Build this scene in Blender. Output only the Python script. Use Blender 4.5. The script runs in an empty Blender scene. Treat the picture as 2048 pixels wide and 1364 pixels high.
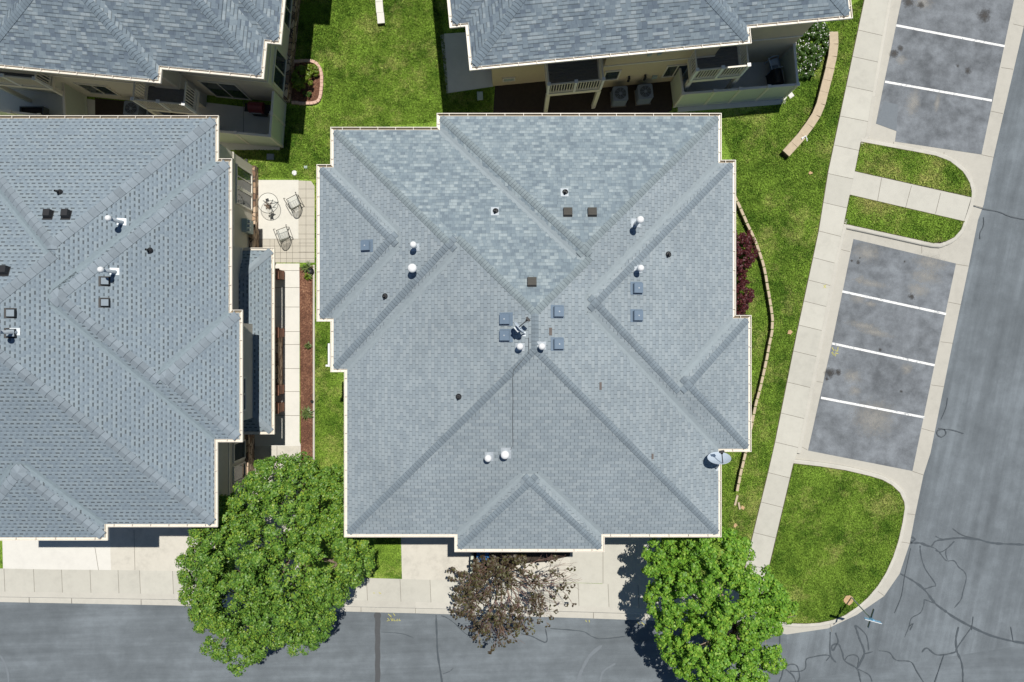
import bpy, bmesh, math, random
import numpy as np
from mathutils import Vector, Matrix

# ------------------------------------------------------------------ camera, sky, sun, exposure
S = bpy.context.scene
COL = S.collection
R = math.radians
CAMZ = 35.0
cam = bpy.data.cameras.new('camera')
cam.lens = 24.0
cam.sensor_width = 36.0
cam.clip_end = 3000.0
cam_o = bpy.data.objects.new('camera', cam)
COL.objects.link(cam_o)
cam_o.location = (0, 0, CAMZ)
S.camera = cam_o

SUN = Vector((0.145, 0.352, 1.0)).normalized()
S.world = bpy.data.worlds.new('World')
S.world.use_nodes = True
wn = S.world.node_tree
bg = wn.nodes['Background']
sky = wn.nodes.new('ShaderNodeTexSky')
sky.sky_type = 'NISHITA'
sky.sun_disc = False
sky.dust_density = 0.0
sky.ozone_density = 4.0
sky.sun_elevation = math.asin(SUN.z)
sky.sun_rotation = math.atan2(SUN.x, SUN.y)
wn.links.new(sky.outputs[0], bg.inputs['Color'])
bg.inputs['Strength'].default_value = 0.055
sl = bpy.data.lights.new('sun', 'SUN')
sl.energy = 4.6
sl.angle = R(0.5)
sl.color = (1.0, 0.955, 0.88)
so = bpy.data.objects.new('sun', sl)
COL.objects.link(so)
so.location = (10, 24, 60)
so.rotation_euler = SUN.to_track_quat('Z', 'Y').to_euler()
S.view_settings.view_transform = 'Standard'
S.view_settings.look = 'None'
S.view_settings.exposure = 0.0
S.view_settings.gamma = 1.0

# ------------------------------------------------------------------ helpers
KPX = 1.5 / 2048.0
def W(px, py, z=0.0):
    s = (CAMZ - z) * KPX
    return ((px - 1024.0) * s, (682.0 - py) * s)
def zoomer(ox, oy):
    return lambda x, y: (ox + x * 0.3418, oy + y * 0.3418)
Z3 = zoomer(1348, 0); Z6 = zoomer(1348, 440); Z7 = zoomer(0, 898); Z8 = zoomer(650, 898); Z9 = zoomer(1348, 898)

def srgb(r, g, b):
    def f(c):
        c /= 255.0
        return c / 12.92 if c <= 0.04045 else ((c + 0.055) / 1.055) ** 2.4
    return (f(r), f(g), f(b), 1.0)

class MB:
    """collects polygons, then links them as one mesh object"""
    def __init__(self):
        self.v = []; self.f = []; self.m = []; self.uv = []
    def poly(self, pts, m=0, uv=None):
        i = len(self.v)
        self.v.extend([tuple(p) for p in pts])
        self.f.append(list(range(i, i + len(pts)))); self.m.append(m); self.uv.append(uv)
    def box(self, x0, x1, y0, y1, z0, z1, m=0, T=None):
        c = [(x0, y0, z0), (x1, y0, z0), (x1, y1, z0), (x0, y1, z0), (x0, y0, z1), (x1, y0, z1), (x1, y1, z1), (x0, y1, z1)]
        if T: c = [T(*p) for p in c]
        i = len(self.v); self.v.extend(c)
        for q in ((3, 2, 1, 0), (4, 5, 6, 7), (0, 1, 5, 4), (1, 2, 6, 5), (2, 3, 7, 6), (3, 0, 4, 7)):
            self.f.append([i + k for k in q]); self.m.append(m); self.uv.append(None)
    def beam(self, a, b, w, h, m=0, up=(0, 0, 1)):
        a = Vector(a); b = Vector(b); d = (b - a).normalized()
        s = d.cross(Vector(up))
        if s.length < 1e-4: s = d.cross(Vector((1, 0, 0)))
        s.normalize(); u = s.cross(d).normalized()
        c = []
        for p in (a, b):
            for (i, j) in ((-1, -1), (1, -1), (1, 1), (-1, 1)):
                c.append(tuple(p + s * (i * w / 2) + u * (j * h / 2)))
        i = len(self.v); self.v.extend(c)
        for q in ((3, 2, 1, 0), (4, 5, 6, 7), (0, 1, 5, 4), (1, 2, 6, 5), (2, 3, 7, 6), (3, 0, 4, 7)):
            self.f.append([i + k for k in q]); self.m.append(m); self.uv.append(None)
    def prism(self, pts, z0, z1, m=0, mside=None, cap=True):
        n = len(pts)
        a = sum(pts[i][0] * pts[(i + 1) % n][1] - pts[(i + 1) % n][0] * pts[i][1] for i in range(n))
        if a < 0: pts = pts[::-1]
        self.poly([(x, y, z1) for x, y in pts], m)
        if cap: self.poly([(x, y, z0) for x, y in pts[::-1]], m if mside is None else mside)
        for i in range(n):
            p, q = pts[i], pts[(i + 1) % n]
            self.poly([(p[0], p[1], z0), (q[0], q[1], z0), (q[0], q[1], z1), (p[0], p[1], z1)], m if mside is None else mside)
    def tube(self, pts, rads, n=6, m=0, cap=True):
        pts = [Vector(p) for p in pts]
        rings = []
        ref = Vector((0.3, 0.9, 0.1))
        for k, p in enumerate(pts):
            d = (pts[min(k + 1, len(pts) - 1)] - pts[max(k - 1, 0)])
            if d.length < 1e-6: d = Vector((0, 0, 1))
            d.normalize()
            a = d.cross(ref)
            if a.length < 1e-3: a = d.cross(Vector((1, 0, 0)))
            a.normalize(); b = d.cross(a)
            r = rads[k] if isinstance(rads, (list, tuple)) else rads
            i = len(self.v)
            for j in range(n):
                t = 2 * math.pi * j / n
                self.v.append(tuple(p + a * (r * math.cos(t)) + b * (r * math.sin(t))))
            rings.append(i)
        for k in range(len(rings) - 1):
            for j in range(n):
                j2 = (j + 1) % n
                self.f.append([rings[k] + j, rings[k] + j2, rings[k + 1] + j2, rings[k + 1] + j]); self.m.append(m); self.uv.append(None)
        if cap:
            self.f.append([rings[0] + j for j in range(n)][::-1]); self.m.append(m); self.uv.append(None)
            self.f.append([rings[-1] + j for j in range(n)]); self.m.append(m); self.uv.append(None)
    def lathe(self, cx, cy, prof, n=14, m=0):
        rings = []
        for r, z in prof:
            i = len(self.v)
            for j in range(n):
                t = 2 * math.pi * j / n
                self.v.append((cx + r * math.cos(t), cy + r * math.sin(t), z))
            rings.append(i)
        for k in range(len(rings) - 1):
            for j in range(n):
                j2 = (j + 1) % n
                self.f.append([rings[k] + j, rings[k] + j2, rings[k + 1] + j2, rings[k + 1] + j]); self.m.append(m); self.uv.append(None)
        self.f.append([rings[-1] + j for j in range(n)]); self.m.append(m); self.uv.append(None)
        self.f.append([rings[0] + j for j in range(n)][::-1]); self.m.append(m); self.uv.append(None)
    def mesh(self, name, mats, off=(0, 0, 0), smooth=False):
        me = bpy.data.meshes.new(name)
        ox, oy, oz = off
        me.from_pydata([(x - ox, y - oy, z - oz) for x, y, z in self.v], [], self.f)
        if not isinstance(mats, (list, tuple)): mats = [mats]
        for m in mats: me.materials.append(m)
        me.polygons.foreach_set('material_index', self.m)
        if any(u is not None for u in self.uv):
            ul = me.uv_layers.new(name='UVMap')
            for p, u in zip(me.polygons, self.uv):
                if u:
                    for li, c in zip(p.loop_indices, u): ul.data[li].uv = c
        if smooth: me.polygons.foreach_set('use_smooth', [True] * len(me.polygons))
        bm = bmesh.new(); bm.from_mesh(me)
        big = [f for f in bm.faces if len(f.verts) > 4]
        if big: bmesh.ops.triangulate(bm, faces=big)
        bm.to_mesh(me); bm.free()
        me.update()
        return me
    def build(self, name, mats, parent=None, smooth=False, label=None):
        off = origin_of(parent) if parent else (0, 0, 0)
        o = bpy.data.objects.new(name, self.mesh(name, mats, off, smooth))
        COL.objects.link(o)
        if parent: o.parent = parent
        if label: o['label'] = label
        return o

ORIGIN = {}
def origin_of(o):
    # sub-parts share the origin of the thing they belong to
    while o.parent is not None and o.name not in ORIGIN: o = o.parent
    return ORIGIN.get(o.name, (0, 0, 0))
def thing(name, label, cat, loc, group=None):
    o = bpy.data.objects.new(name, None)
    o.empty_display_size = 0.3
    COL.objects.link(o); o.location = loc
    ORIGIN[o.name] = tuple(loc)
    o['label'] = label; o['category'] = cat
    if group: o['group'] = group
    return o
def single(mb, name, mats, label, cat, group=None, smooth=False):
    """a thing that is one mesh, origin at its base"""
    xs = [v[0] for v in mb.v]; ys = [v[1] for v in mb.v]; zs = [v[2] for v in mb.v]
    off = ((min(xs) + max(xs)) / 2, (min(ys) + max(ys)) / 2, min(zs))
    o = bpy.data.objects.new(name, mb.mesh(name, mats, off, smooth))
    COL.objects.link(o); o.location = off
    o['label'] = label; o['category'] = cat
    if group: o['group'] = group
    return o
def struct(mb, name, mats, kind='structure', smooth=False):
    o = mb.build(name, mats, None, smooth); o['kind'] = kind
    return o
def put(name, me, parent, loc, rot=None, scale=None):
    """an instance of a finished mesh as a part, world position loc"""
    o = bpy.data.objects.new(name, me)
    COL.objects.link(o); o.parent = parent
    off = origin_of(parent)
    o.location = Vector(loc) - Vector(off)
    if rot is not None: o.rotation_euler = rot
    if scale: o.scale = scale
    ORIGIN[o.name] = tuple(loc)
    return o
def copy_tree(o, loc, rz=0.0, label=None):
    c = o.copy(); COL.objects.link(c); c.location = loc; c.rotation_euler = (0, 0, rz)
    if label: c['label'] = label
    for ch in list(o.children):
        d = ch.copy(); COL.objects.link(d); d.parent = c
        for g in list(ch.children):
            h = g.copy(); COL.objects.link(h); h.parent = d
    return c

# ------------------------------------------------------------------ materials
def nodes_of(name):
    m = bpy.data.materials.new(name); m.use_nodes = True
    nt = m.node_tree
    return m, nt, nt.nodes['Principled BSDF']
class NT:
    def __init__(self, nt): self.nt = nt
    def n(self, t, **kw):
        x = self.nt.nodes.new(t)
        for k, v in kw.items(): setattr(x, k, v)
        return x
    def link(self, a, b): self.nt.links.new(a, b)
    def math(self, op, a, b=None, c=None, clamp=False):
        x = self.n('ShaderNodeMath', operation=op, use_clamp=clamp)
        for i, q in enumerate((a, b, c)):
            if q is None: continue
            if isinstance(q, (int, float)): x.inputs[i].default_value = q
            else: self.link(q, x.inputs[i])
        return x.outputs[0]
    def noise(self, vec, scale, detail=3, rough=0.55):
        x = self.n('ShaderNodeTexNoise'); x.inputs['Scale'].default_value = scale
        x.inputs['Detail'].default_value = detail; x.inputs['Roughness'].default_value = rough
        if vec is not None: self.link(vec, x.inputs['Vector'])
        return x.outputs['Fac']
    def ramp(self, fac, stops):
        x = self.n('ShaderNodeValToRGB'); el = x.color_ramp.elements
        while len(el) < len(stops): el.new(0.5)
        for e, (p, c) in zip(el, stops): e.position = p; e.color = c
        self.link(fac, x.inputs[0]); return x.outputs[0]
    def mix(self, fac, a, b, mode='MIX'):
        x = self.n('ShaderNodeMix', data_type='RGBA', blend_type=mode)
        for sock, q in ((x.inputs[0], fac), (x.inputs[6], a), (x.inputs[7], b)):
            if isinstance(q, (int, float)): sock.default_value = q
            elif isinstance(q, tuple): sock.default_value = q
            else: self.link(q, sock)
        return x.outputs[2]
    def pos(self): return self.n('ShaderNodeNewGeometry').outputs['Position']
    def stretch(self, vec, sx, sy, rot=0.0):
        y = self.n('ShaderNodeMapping'); y.inputs['Rotation'].default_value = (0, 0, -rot); self.link(vec, y.inputs['Vector'])
        x = self.n('ShaderNodeMapping'); x.inputs['Scale'].default_value = (sx, sy, 1); self.link(y.outputs[0], x.inputs['Vector']); return x.outputs[0]
    def bump(self, h, bsdf, strength=0.3, dist=0.02):
        b = self.n('ShaderNodeBump'); b.inputs['Strength'].default_value = strength; b.inputs['Distance'].default_value = dist
        self.link(h, b.inputs['Height']); self.link(b.outputs[0], bsdf.inputs['Normal'])

def sc(c, k): return (c[0] * k, c[1] * k, c[2] * k, 1.0)

def plain(name, col, rough=0.6, var=0.12, scale=4.0, metal=0.0, bump=0.0, island=0.0):
    m, nt, b = nodes_of(name); T = NT(nt)
    p = T.pos()
    f = T.noise(p, scale, 4)
    f2 = T.noise(p, scale * 9, 2)
    c = T.ramp(f, [(0.25, sc(col, 1 - var)), (0.75, sc(col, 1 + var))])
    c = T.mix(0.35, c, T.ramp(f2, [(0.3, sc(col, 1 - var)), (0.7, sc(col, 1 + var))]))
    if island:
        gi = T.n('ShaderNodeNewGeometry').outputs['Random Per Island']
        h = T.n('ShaderNodeHueSaturation'); T.link(c, h.inputs['Color']); T.link(T.math('ADD', 1 - island, T.math('MULTIPLY', gi, 2 * island)), h.inputs['Value']); c = h.outputs[0]
    T.link(c, b.inputs['Base Color'])
    b.inputs['Roughness'].default_value = rough; b.inputs['Metallic'].default_value = metal
    if bump: T.bump(f2, b, bump)
    return m

def shingle(name, cols, tabw, row, keyw, keydark, crs, crsdark, style='tab', broad=0.06, jitter=0.0):
    """asphalt shingles laid along the UV map (metres): rows up the slope, tabs along the eave"""
    m, nt, b = nodes_of(name); T = NT(nt)
    uv = T.n('ShaderNodeUVMap').outputs[0]
    sx = T.n('ShaderNodeSeparateXYZ'); T.link(uv, sx.inputs[0])
    v = T.math('DIVIDE', sx.outputs[1], row)
    r = T.math('FLOOR', v)
    fv = T.math('SUBTRACT', v, r)
    wn1 = T.n('ShaderNodeTexWhiteNoise', noise_dimensions='1D'); T.link(r, wn1.inputs['W'])
    off = T.math('MULTIPLY', r, 0.5)
    if jitter: off = T.math('ADD', off, T.math('MULTIPLY', wn1.outputs['Value'], jitter))
    u = T.math('ADD', T.math('DIVIDE', sx.outputs[0], tabw), off)
    i = T.math('FLOOR', u)
    fu = T.math('SUBTRACT', u, i)
    cell = T.n('ShaderNodeCombineXYZ'); T.link(i, cell.inputs[0]); T.link(r, cell.inputs[1])
    rnd = T.n('ShaderNodeTexWhiteNoise', noise_dimensions='3D'); T.link(cell.outputs[0], rnd.inputs['Vector'])
    pos = T.pos()
    n_big = T.noise(pos, 0.35, 4)
    n_mid = T.noise(pos, 2.2, 3)
    n_fine = T.noise(pos, 55.0, 2)
    val = rnd.outputs['Value']
    if style == 'arch':
        # irregular laminated tabs: a second, wider cell set is mixed in so widths differ
        u2 = T.math('ADD', T.math('DIVIDE', sx.outputs[0], tabw * 1.73), T.math('MULTIPLY', wn1.outputs['Value'], 5.3))
        i2 = T.math('FLOOR', u2)
        c2 = T.n('ShaderNodeCombineXYZ'); T.link(i2, c2.inputs[0]); T.link(r, c2.inputs[1]); c2.inputs[2].default_value = 7.0
        r2 = T.n('ShaderNodeTexWhiteNoise', noise_dimensions='3D'); T.link(c2.outputs[0], r2.inputs['Vector'])
        val = T.math('ADD', T.math('MULTIPLY', val, 0.55), T.math('MULTIPLY', r2.outputs['Value'], 0.45))
    n = len(cols)
    c = T.ramp(val, [(k / (n - 1) if style != 'arch' else 0.15 + 0.7 * k / (n - 1), q) for k, q in enumerate(cols)])
    key = T.math('LESS_THAN', fu, keyw / tabw)
    course = T.math('LESS_THAN', fv, crs)
    if style == 'arch':
        # course line painted as the raised tabs' butt shadow, under some tabs only
        odd = T.math('GREATER_THAN', rnd.outputs['Value'], 0.42)
        course = T.math('MULTIPLY', course, odd)
    if style == 'dash':
        # cut-outs of a dragon-tooth shingle: a dark notch under roughly half of every tab
        w = T.math('ADD', 0.5, T.math('MULTIPLY', T.math('SUBTRACT', rnd.outputs['Value'], 0.5), 0.35))
        key = T.math('MULTIPLY', T.math('LESS_THAN', fu, w), T.math('LESS_THAN', fv, 0.38))
        key = T.math('MULTIPLY', key, T.math('ADD', T.math('MULTIPLY', rnd.outputs['Value'], 0.9), T.math('MULTIPLY', n_mid, 0.7)), clamp=True)
        course = T.math('LESS_THAN', fv, crs)
        pale_end = T.math('MULTIPLY', T.math('GREATER_THAN', fv, 0.62), T.math('GREATER_THAN', fu, 0.55))  # paler upper end of each tab
        c = T.mix(T.math('MULTIPLY', pale_end, 0.30), c, sc(cols[-1], 1.25))
    k = T.math('SUBTRACT', 1.0, T.math('MULTIPLY', key, keydark))
    k = T.math('MULTIPLY', k, T.math('SUBTRACT', 1.0, T.math('MULTIPLY', course, crsdark)))
    k = T.math('MULTIPLY', k, T.math('ADD', 1.0 - broad, T.math('MULTIPLY', n_big, 2 * broad)))
    k = T.math('MULTIPLY', k, T.math('ADD', 0.86, T.math('MULTIPLY', n_fine, 0.28)))
    hsv = T.n('ShaderNodeHueSaturation'); T.link(c, hsv.inputs['Color']); T.link(k, hsv.inputs['Value'])
    T.link(hsv.outputs[0], b.inputs['Base Color'])
    b.inputs['Roughness'].default_value = 0.88
    b.inputs['Specular IOR Level'].default_value = 0.25
    h = T.math('MULTIPLY', T.math('SUBTRACT', 1.0, fv), T.math('SUBTRACT', 1.0, T.math('MULTIPLY', key, 0.6)))
    h = T.math('ADD', h, T.math('MULTIPLY', n_fine, 0.3))
    T.bump(h, b, 0.25, 0.012)
    return m

M = {}
M['shingle_north'] = shingle('patchy_laminated_shingle', [srgb(112, 125, 134), srgb(124, 138, 146), srgb(135, 148, 154), srgb(152, 164, 168)], 0.17, 0.142, 0.012, 0.22, 0.18, 0.22, 'arch', 0.07, 0.8)
M['shingle_tab'] = shingle('three_tab_shingle', [srgb(134, 145, 152), srgb(142, 153, 159), srgb(149, 159, 164)], 0.305, 0.143, 0.024, 0.50, 0.12, 0.20, 'tab', 0.20)
M['shingle_old'] = shingle('laminated_shingle_with_butt_shadow', [srgb(96, 108, 120), srgb(111, 124, 134), srgb(125, 138, 146), srgb(144, 155, 161)], 0.22, 0.150, 0.014, 0.2, 0.26, 0.50, 'arch', 0.08, 0.8)
M['shingle_west'] = shingle('dragon_tooth_shingle', [srgb(121, 134, 144), srgb(128, 141, 150), srgb(135, 147, 154)], 0.25, 0.166, 0.0, 0.60, 0.08, 0.10, 'dash', 0.12, 0.25)
M['cap_light'] = plain('light_ridge_shingle', srgb(126, 138, 142), 0.9, 0.07, 6, island=.08)
M['cap_dark'] = plain('dark_ridge_shingle', srgb(119, 131, 139), 0.9, 0.16, 1.6, island=.05)
M['cap_shadow'] = plain('ridge_shingle_shadow_line', srgb(88, 98, 106), 0.9, 0.10, 3)
M['valley'] = plain('dusty_valley_shingle', srgb(141, 152, 157), 0.9, 0.10, 5)
M['valley_w'] = plain('pale_valley_shingle', srgb(126, 140, 147), 0.9, 0.14, 7)
M['cap_west'] = plain('pale_ridge_shingle', srgb(129, 140, 148), 0.9, 0.10, 3, island=.13)
M['cap_old'] = plain('old_ridge_shingle', srgb(112, 126, 136), 0.9, 0.09, 5, island=.10)
M['gutter'] = plain('cream_gutter_paint', srgb(222, 215, 202), 0.45, 0.10, 1.5)
M['gutter_pink'] = plain('inside_gutter_dark_tan', srgb(128, 116, 96), 0.7, 0.2, 3)  # darker tan, used inside the north runs only
M['stucco'] = plain('taupe_stucco', srgb(206, 200, 186), 0.9, 0.06, 3, bump=0.1)
M['stucco_tan'] = plain('tan_stucco', srgb(204, 190, 160), 0.9, 0.06, 3, bump=0.1)
M['trim'] = plain('pale_trim_paint', srgb(220, 215, 203), 0.5, 0.04, 4)
M['white'] = plain('white_painted_metal', srgb(226, 228, 228), 0.4, 0.05, 4)
M['zinc'] = plain('galvanised_sheet', srgb(182, 190, 196), 0.5, 0.16, 6, metal=0.25)
M['vent_grey'] = plain('grey_blue_vent_paint', srgb(108, 126, 144), 0.5, 0.06, 5)
M['vent_dark'] = plain('brown_black_vent_plastic', srgb(62, 60, 54), 0.6, 0.15, 6)
M['black'] = plain('black_plastic', srgb(32, 33, 36), 0.55, 0.2, 8)
M['dark_metal'] = plain('dark_bronze_metal', srgb(74, 72, 68), 0.5, 0.15, 8, metal=0.3)
M['glass'] = plain('dark_window_glass', srgb(54, 66, 70), 0.06, 0.1, 1)
M['deck'] = plain('weathered_deck_board', srgb(112, 112, 112), 0.85, 0.15, 9)
M['bark'] = plain('grey_brown_bark', srgb(128, 112, 98), 0.9, 0.2, 9, bump=0.4)
M['bark_pale'] = plain('pale_twig_bark', srgb(160, 142, 126), 0.85, 0.2, 9)
M['bark_red'] = plain('reddish_twig_bark', srgb(124, 98, 88), 0.85, 0.3, 6)
M['soil'] = plain('bare_brown_soil', srgb(58, 50, 43), 0.95, 0.25, 6, bump=0.5)
M['fence'] = plain('sage_fence_board', srgb(198, 204, 186), 0.7, 0.05, 2)
M['fence_cap'] = plain('off_white_fence_cap', srgb(222, 216, 202), 0.5, 0.05, 4)
M['line_white'] = plain('worn_white_road_paint', srgb(242, 242, 238), 0.8, 0.08, 12)
def worn_line():
    m, nt, b = nodes_of('worn_white_road_paint'); T = NT(nt); p = T.pos()
    f = T.math('ADD', T.math('MULTIPLY', T.noise(p, 2.0, 4, 0.7), 0.5), T.math('MULTIPLY', T.noise(p, 16, 3, 0.7), 0.5))
    T.link(T.ramp(f, [(0.36, srgb(150, 154, 158)), (0.46, srgb(226, 227, 225)), (0.6, srgb(240, 240, 237))]), b.inputs['Base Color']); b.inputs['Roughness'].default_value = 0.8
    return m
M['line_white'] = worn_line()
M['line_yellow'] = plain('faded_yellow_marking_paint', srgb(188, 182, 92), 0.85, 0.2, 14)
M['sealant'] = plain('dark_crack_sealant', srgb(70, 78, 84), 0.6, 0.15, 6)
M['seam'] = plain('brown_grey_trench_patch', srgb(78, 80, 82), 0.85, 0.1, 8)
M['scuff'] = plain('pale_tyre_scuff', srgb(114, 121, 127), 0.9, 0.08, 8)
M['brick'] = plain('red_brown_brick', srgb(158, 112, 92), 0.85, 0.25, 7, bump=0.3)
M['pinkblock'] = plain('pink_edging_block', srgb(205, 172, 156), 0.9, 0.12, 8)
M['shadeblock'] = plain('shade_darkened_block', srgb(74, 62, 50), 0.95, 0.25, 8)  # block colour darkened to paint the shaded wall side
M['tanblock'] = plain('tan_wall_block', srgb(186, 170, 146), 0.9, 0.16, 6)
M['utility'] = plain('pale_green_utility_lid', srgb(160, 176, 172), 0.6, 0.08, 6)
M['ac'] = plain('grey_air_conditioner_paint', srgb(126, 136, 148), 0.5, 0.06, 5)
M['acdark'] = plain('dark_fan_grille', srgb(50, 58, 68), 0.5, 0.1, 8)
M['blue'] = plain('blue_plastic', srgb(40, 96, 150), 0.4, 0.06, 5)
M['signblue'] = plain('dark_blue_sign_back', srgb(58, 80, 104), 0.4, 0.1, 5)
M['signface'] = plain('pale_blue_sign_face', srgb(120, 172, 206), 0.4, 0.06, 5)
M['maroon'] = plain('dark_red_vinyl', srgb(110, 42, 48), 0.5, 0.2, 9)
M['plastic_white'] = plain('white_garden_plastic', srgb(205, 218, 228), 0.45, 0.04, 4)
M['dish'] = plain('pale_grey_dish_enamel', srgb(196, 208, 220), 0.4, 0.05, 4)
M['garage'] = plain('garage_door_paint', srgb(196, 188, 172), 0.5, 0.04, 4)
M['stain_shingle'] = plain('brown_slipped_shingle', srgb(104, 96, 92), 0.9, 0.15, 8)
M['wire'] = plain('grey_coated_wire', srgb(120, 122, 112), 0.5, 0.1, 8)
M['mesh'] = plain('pale_mesh_fabric', srgb(196, 200, 196), 0.8, 0.1, 20)

def tableglass():
    m, nt, b = nodes_of('clear_table_glass')
    b.inputs['Base Color'].default_value = (0.86, 0.92, 0.92, 1); b.inputs['Roughness'].default_value = 0.05
    b.inputs['Alpha'].default_value = 0.07
    return m
M['tableglass'] = tableglass()

def grass(name, a, b_, dry, dryness):
    m, nt, b = nodes_of(name); T = NT(nt); p = T.pos()
    n1 = T.noise(p, 0.55, 5, 0.6); n2 = T.noise(p, 2.6, 4, 0.6); n3 = T.noise(p, 16, 3, 0.7); n4 = T.noise(p, 60, 2, 0.7)
    st = T.noise(T.stretch(p, 5.0, 1.2, 0.5), 6.0, 3, 0.7)
    f = T.math('ADD', T.math('MULTIPLY', n1, 0.40), T.math('ADD', T.math('MULTIPLY', n2, 0.30), T.math('MULTIPLY', n3, 0.30)))
    c = T.ramp(f, [(0.40, a), (0.52, b_), (0.62, sc(b_, 1.25))])
    fd = T.math('ADD', T.math('MULTIPLY', T.noise(p, 0.45, 6, 0.72), 0.75), T.math('MULTIPLY', T.noise(p, 5.5, 4, 0.7), 0.25))
    fd = T.math('MULTIPLY', T.math('SUBTRACT', fd, 0.62 - dryness), 6.5, clamp=True)
    c = T.mix(T.math('MULTIPLY', fd, 0.72), c, dry)
    k = T.math('ADD', 1.02 - 2.5, T.math('ADD', T.math('MULTIPLY', n4, 1.6), T.math('ADD', T.math('MULTIPLY', st, 1.6), T.math('MULTIPLY', n3, 1.8))))
    k = T.math('MAXIMUM', k, 0.22)
    h = T.n('ShaderNodeHueSaturation'); T.link(c, h.inputs['Color']); T.link(k, h.inputs['Value'])
    T.link(h.outputs[0], b.inputs['Base Color'])
    b.inputs['Roughness'].default_value = 0.95; b.inputs['Specular IOR Level'].default_value = 0.1
    T.bump(T.math('ADD', n3, n4), b, 0.8, 0.06)
    return m
G_D = (0.066, 0.150, 0.016, 1); G_M = (0.205, 0.335, 0.045, 1); G_Y = (0.52, 0.52, 0.17, 1)
M['lawn'] = grass('mown_lawn', G_D, G_M, G_Y, 0.115)
M['lawn_dry'] = grass('dry_lawn_island', sc(G_D, 1.1), sc(G_M, 1.05), (0.50, 0.47, 0.16, 1), 0.15)

def asphalt(name, base, streak_rot, dark=0.75, st=0.40):
    m, nt, b = nodes_of(name); T = NT(nt); p = T.pos()
    n1 = T.noise(p, 0.25, 5, 0.6); n2 = T.noise(T.stretch(p, 0.10, 1.5, streak_rot), 1.0, 5, 0.62); n3 = T.noise(p, 40, 2, 0.7); n5 = T.noise(p, 1.3, 5, 0.65)
    f = T.math('ADD', T.math('MULTIPLY', n1, 0.35), T.math('ADD', T.math('MULTIPLY', n2, st), T.math('MULTIPLY', n5, 0.65 - st)))
    c = T.ramp(f, [(0.38, sc(base, dark)), (0.5, base), (0.60, sc(base, 1.32))])
    k = T.math('ADD', 0.60, T.math('MULTIPLY', n3, 0.80))
    h = T.n('ShaderNodeHueSaturation'); T.link(c, h.inputs['Color']); T.link(k, h.inputs['Value'])
    T.link(h.outputs[0], b.inputs['Base Color']); b.inputs['Roughness'].default_value = 0.9
    b.inputs['Specular IOR Level'].default_value = 0.2
    T.bump(n3, b, 0.2, 0.01)
    return m
M['asphalt'] = asphalt('worn_grey_asphalt', srgb(107, 114, 119), 0.03)
M['asphalt_side'] = asphalt('side_street_asphalt', srgb(107, 114, 119), R(78))
M['asphalt_bay'] = asphalt('parking_bay_asphalt', srgb(116, 121, 126), R(-12), 0.62, 0.12)

def concrete(name, base, var=0.06, stain=0.12):
    m, nt, b = nodes_of(name); T = NT(nt); p = T.pos()
    n1 = T.noise(p, 0.5, 5, 0.65); n2 = T.noise(p, 3.0, 4, 0.7); n3 = T.noise(p, 50, 2, 0.6)
    f = T.math('ADD', T.math('MULTIPLY', n1, 0.5), T.math('MULTIPLY', n2, 0.5))
    c = T.ramp(f, [(0.30, sc(base, 1 - stain)), (0.5, base), (0.7, sc(base, 1 + var))])
    k = T.math('ADD', 0.90, T.math('MULTIPLY', n3, 0.20))
    k = T.math('MULTIPLY', k, T.math('ADD', 0.945, T.math('MULTIPLY', T.n('ShaderNodeNewGeometry').outputs['Random Per Island'], 0.11)))
    h = T.n('ShaderNodeHueSaturation'); T.link(c, h.inputs['Color']); T.link(k, h.inputs['Value'])
    T.link(h.outputs[0], b.inputs['Base Color']); b.inputs['Roughness'].default_value = 0.85
    T.bump(n3, b, 0.1, 0.01)
    return m
M['walk'] = concrete('pavement_concrete', srgb(188, 186, 176))
M['walk_pale'] = concrete('pale_new_concrete', srgb(212, 210, 203), 0.04, 0.08)
M['drive'] = concrete('driveway_concrete', srgb(198, 194, 183), 0.08, 0.24)
M['kerb'] = concrete('kerb_concrete', srgb(190, 187, 177))
M['gutter_pan'] = concrete('gutter_pan_concrete', srgb(181, 178, 168))
M['patio'] = concrete('patio_slab', srgb(208, 206, 198), 0.05, 0.1)
M['paver'] = concrete('square_paver', srgb(186, 181, 169), 0.06, 0.1)
M['joint'] = plain('dark_joint', srgb(120, 114, 104), 0.9, 0.1, 5)
M['joint_dark'] = plain('mossy_edge_gap', srgb(82, 76, 52), 0.95, 0.25, 5)

def mulch():
    m, nt, b = nodes_of('bark_mulch'); T = NT(nt); p = T.pos()
    v = T.n('ShaderNodeTexVoronoi'); v.inputs['Scale'].default_value = 16; T.link(T.stretch(p, 1, 1.8, 0.7), v.inputs['Vector'])
    c = T.ramp(T.math('ADD', T.math('MULTIPLY', T.noise(v.outputs['Color'], 8, 2), 0.7), T.math('MULTIPLY', T.noise(p, 1.2, 3), 0.3)),
               [(0.3, srgb(66, 42, 32)), (0.5, srgb(104, 70, 54)), (0.66, srgb(150, 112, 88)), (0.78, srgb(208, 178, 146))])
    T.link(c, b.inputs['Base Color']); b.inputs['Roughness'].default_value = 0.95
    T.bump(v.outputs['Distance'], b, 0.7, 0.03)
    return m
M['mulch'] = mulch()

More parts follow.
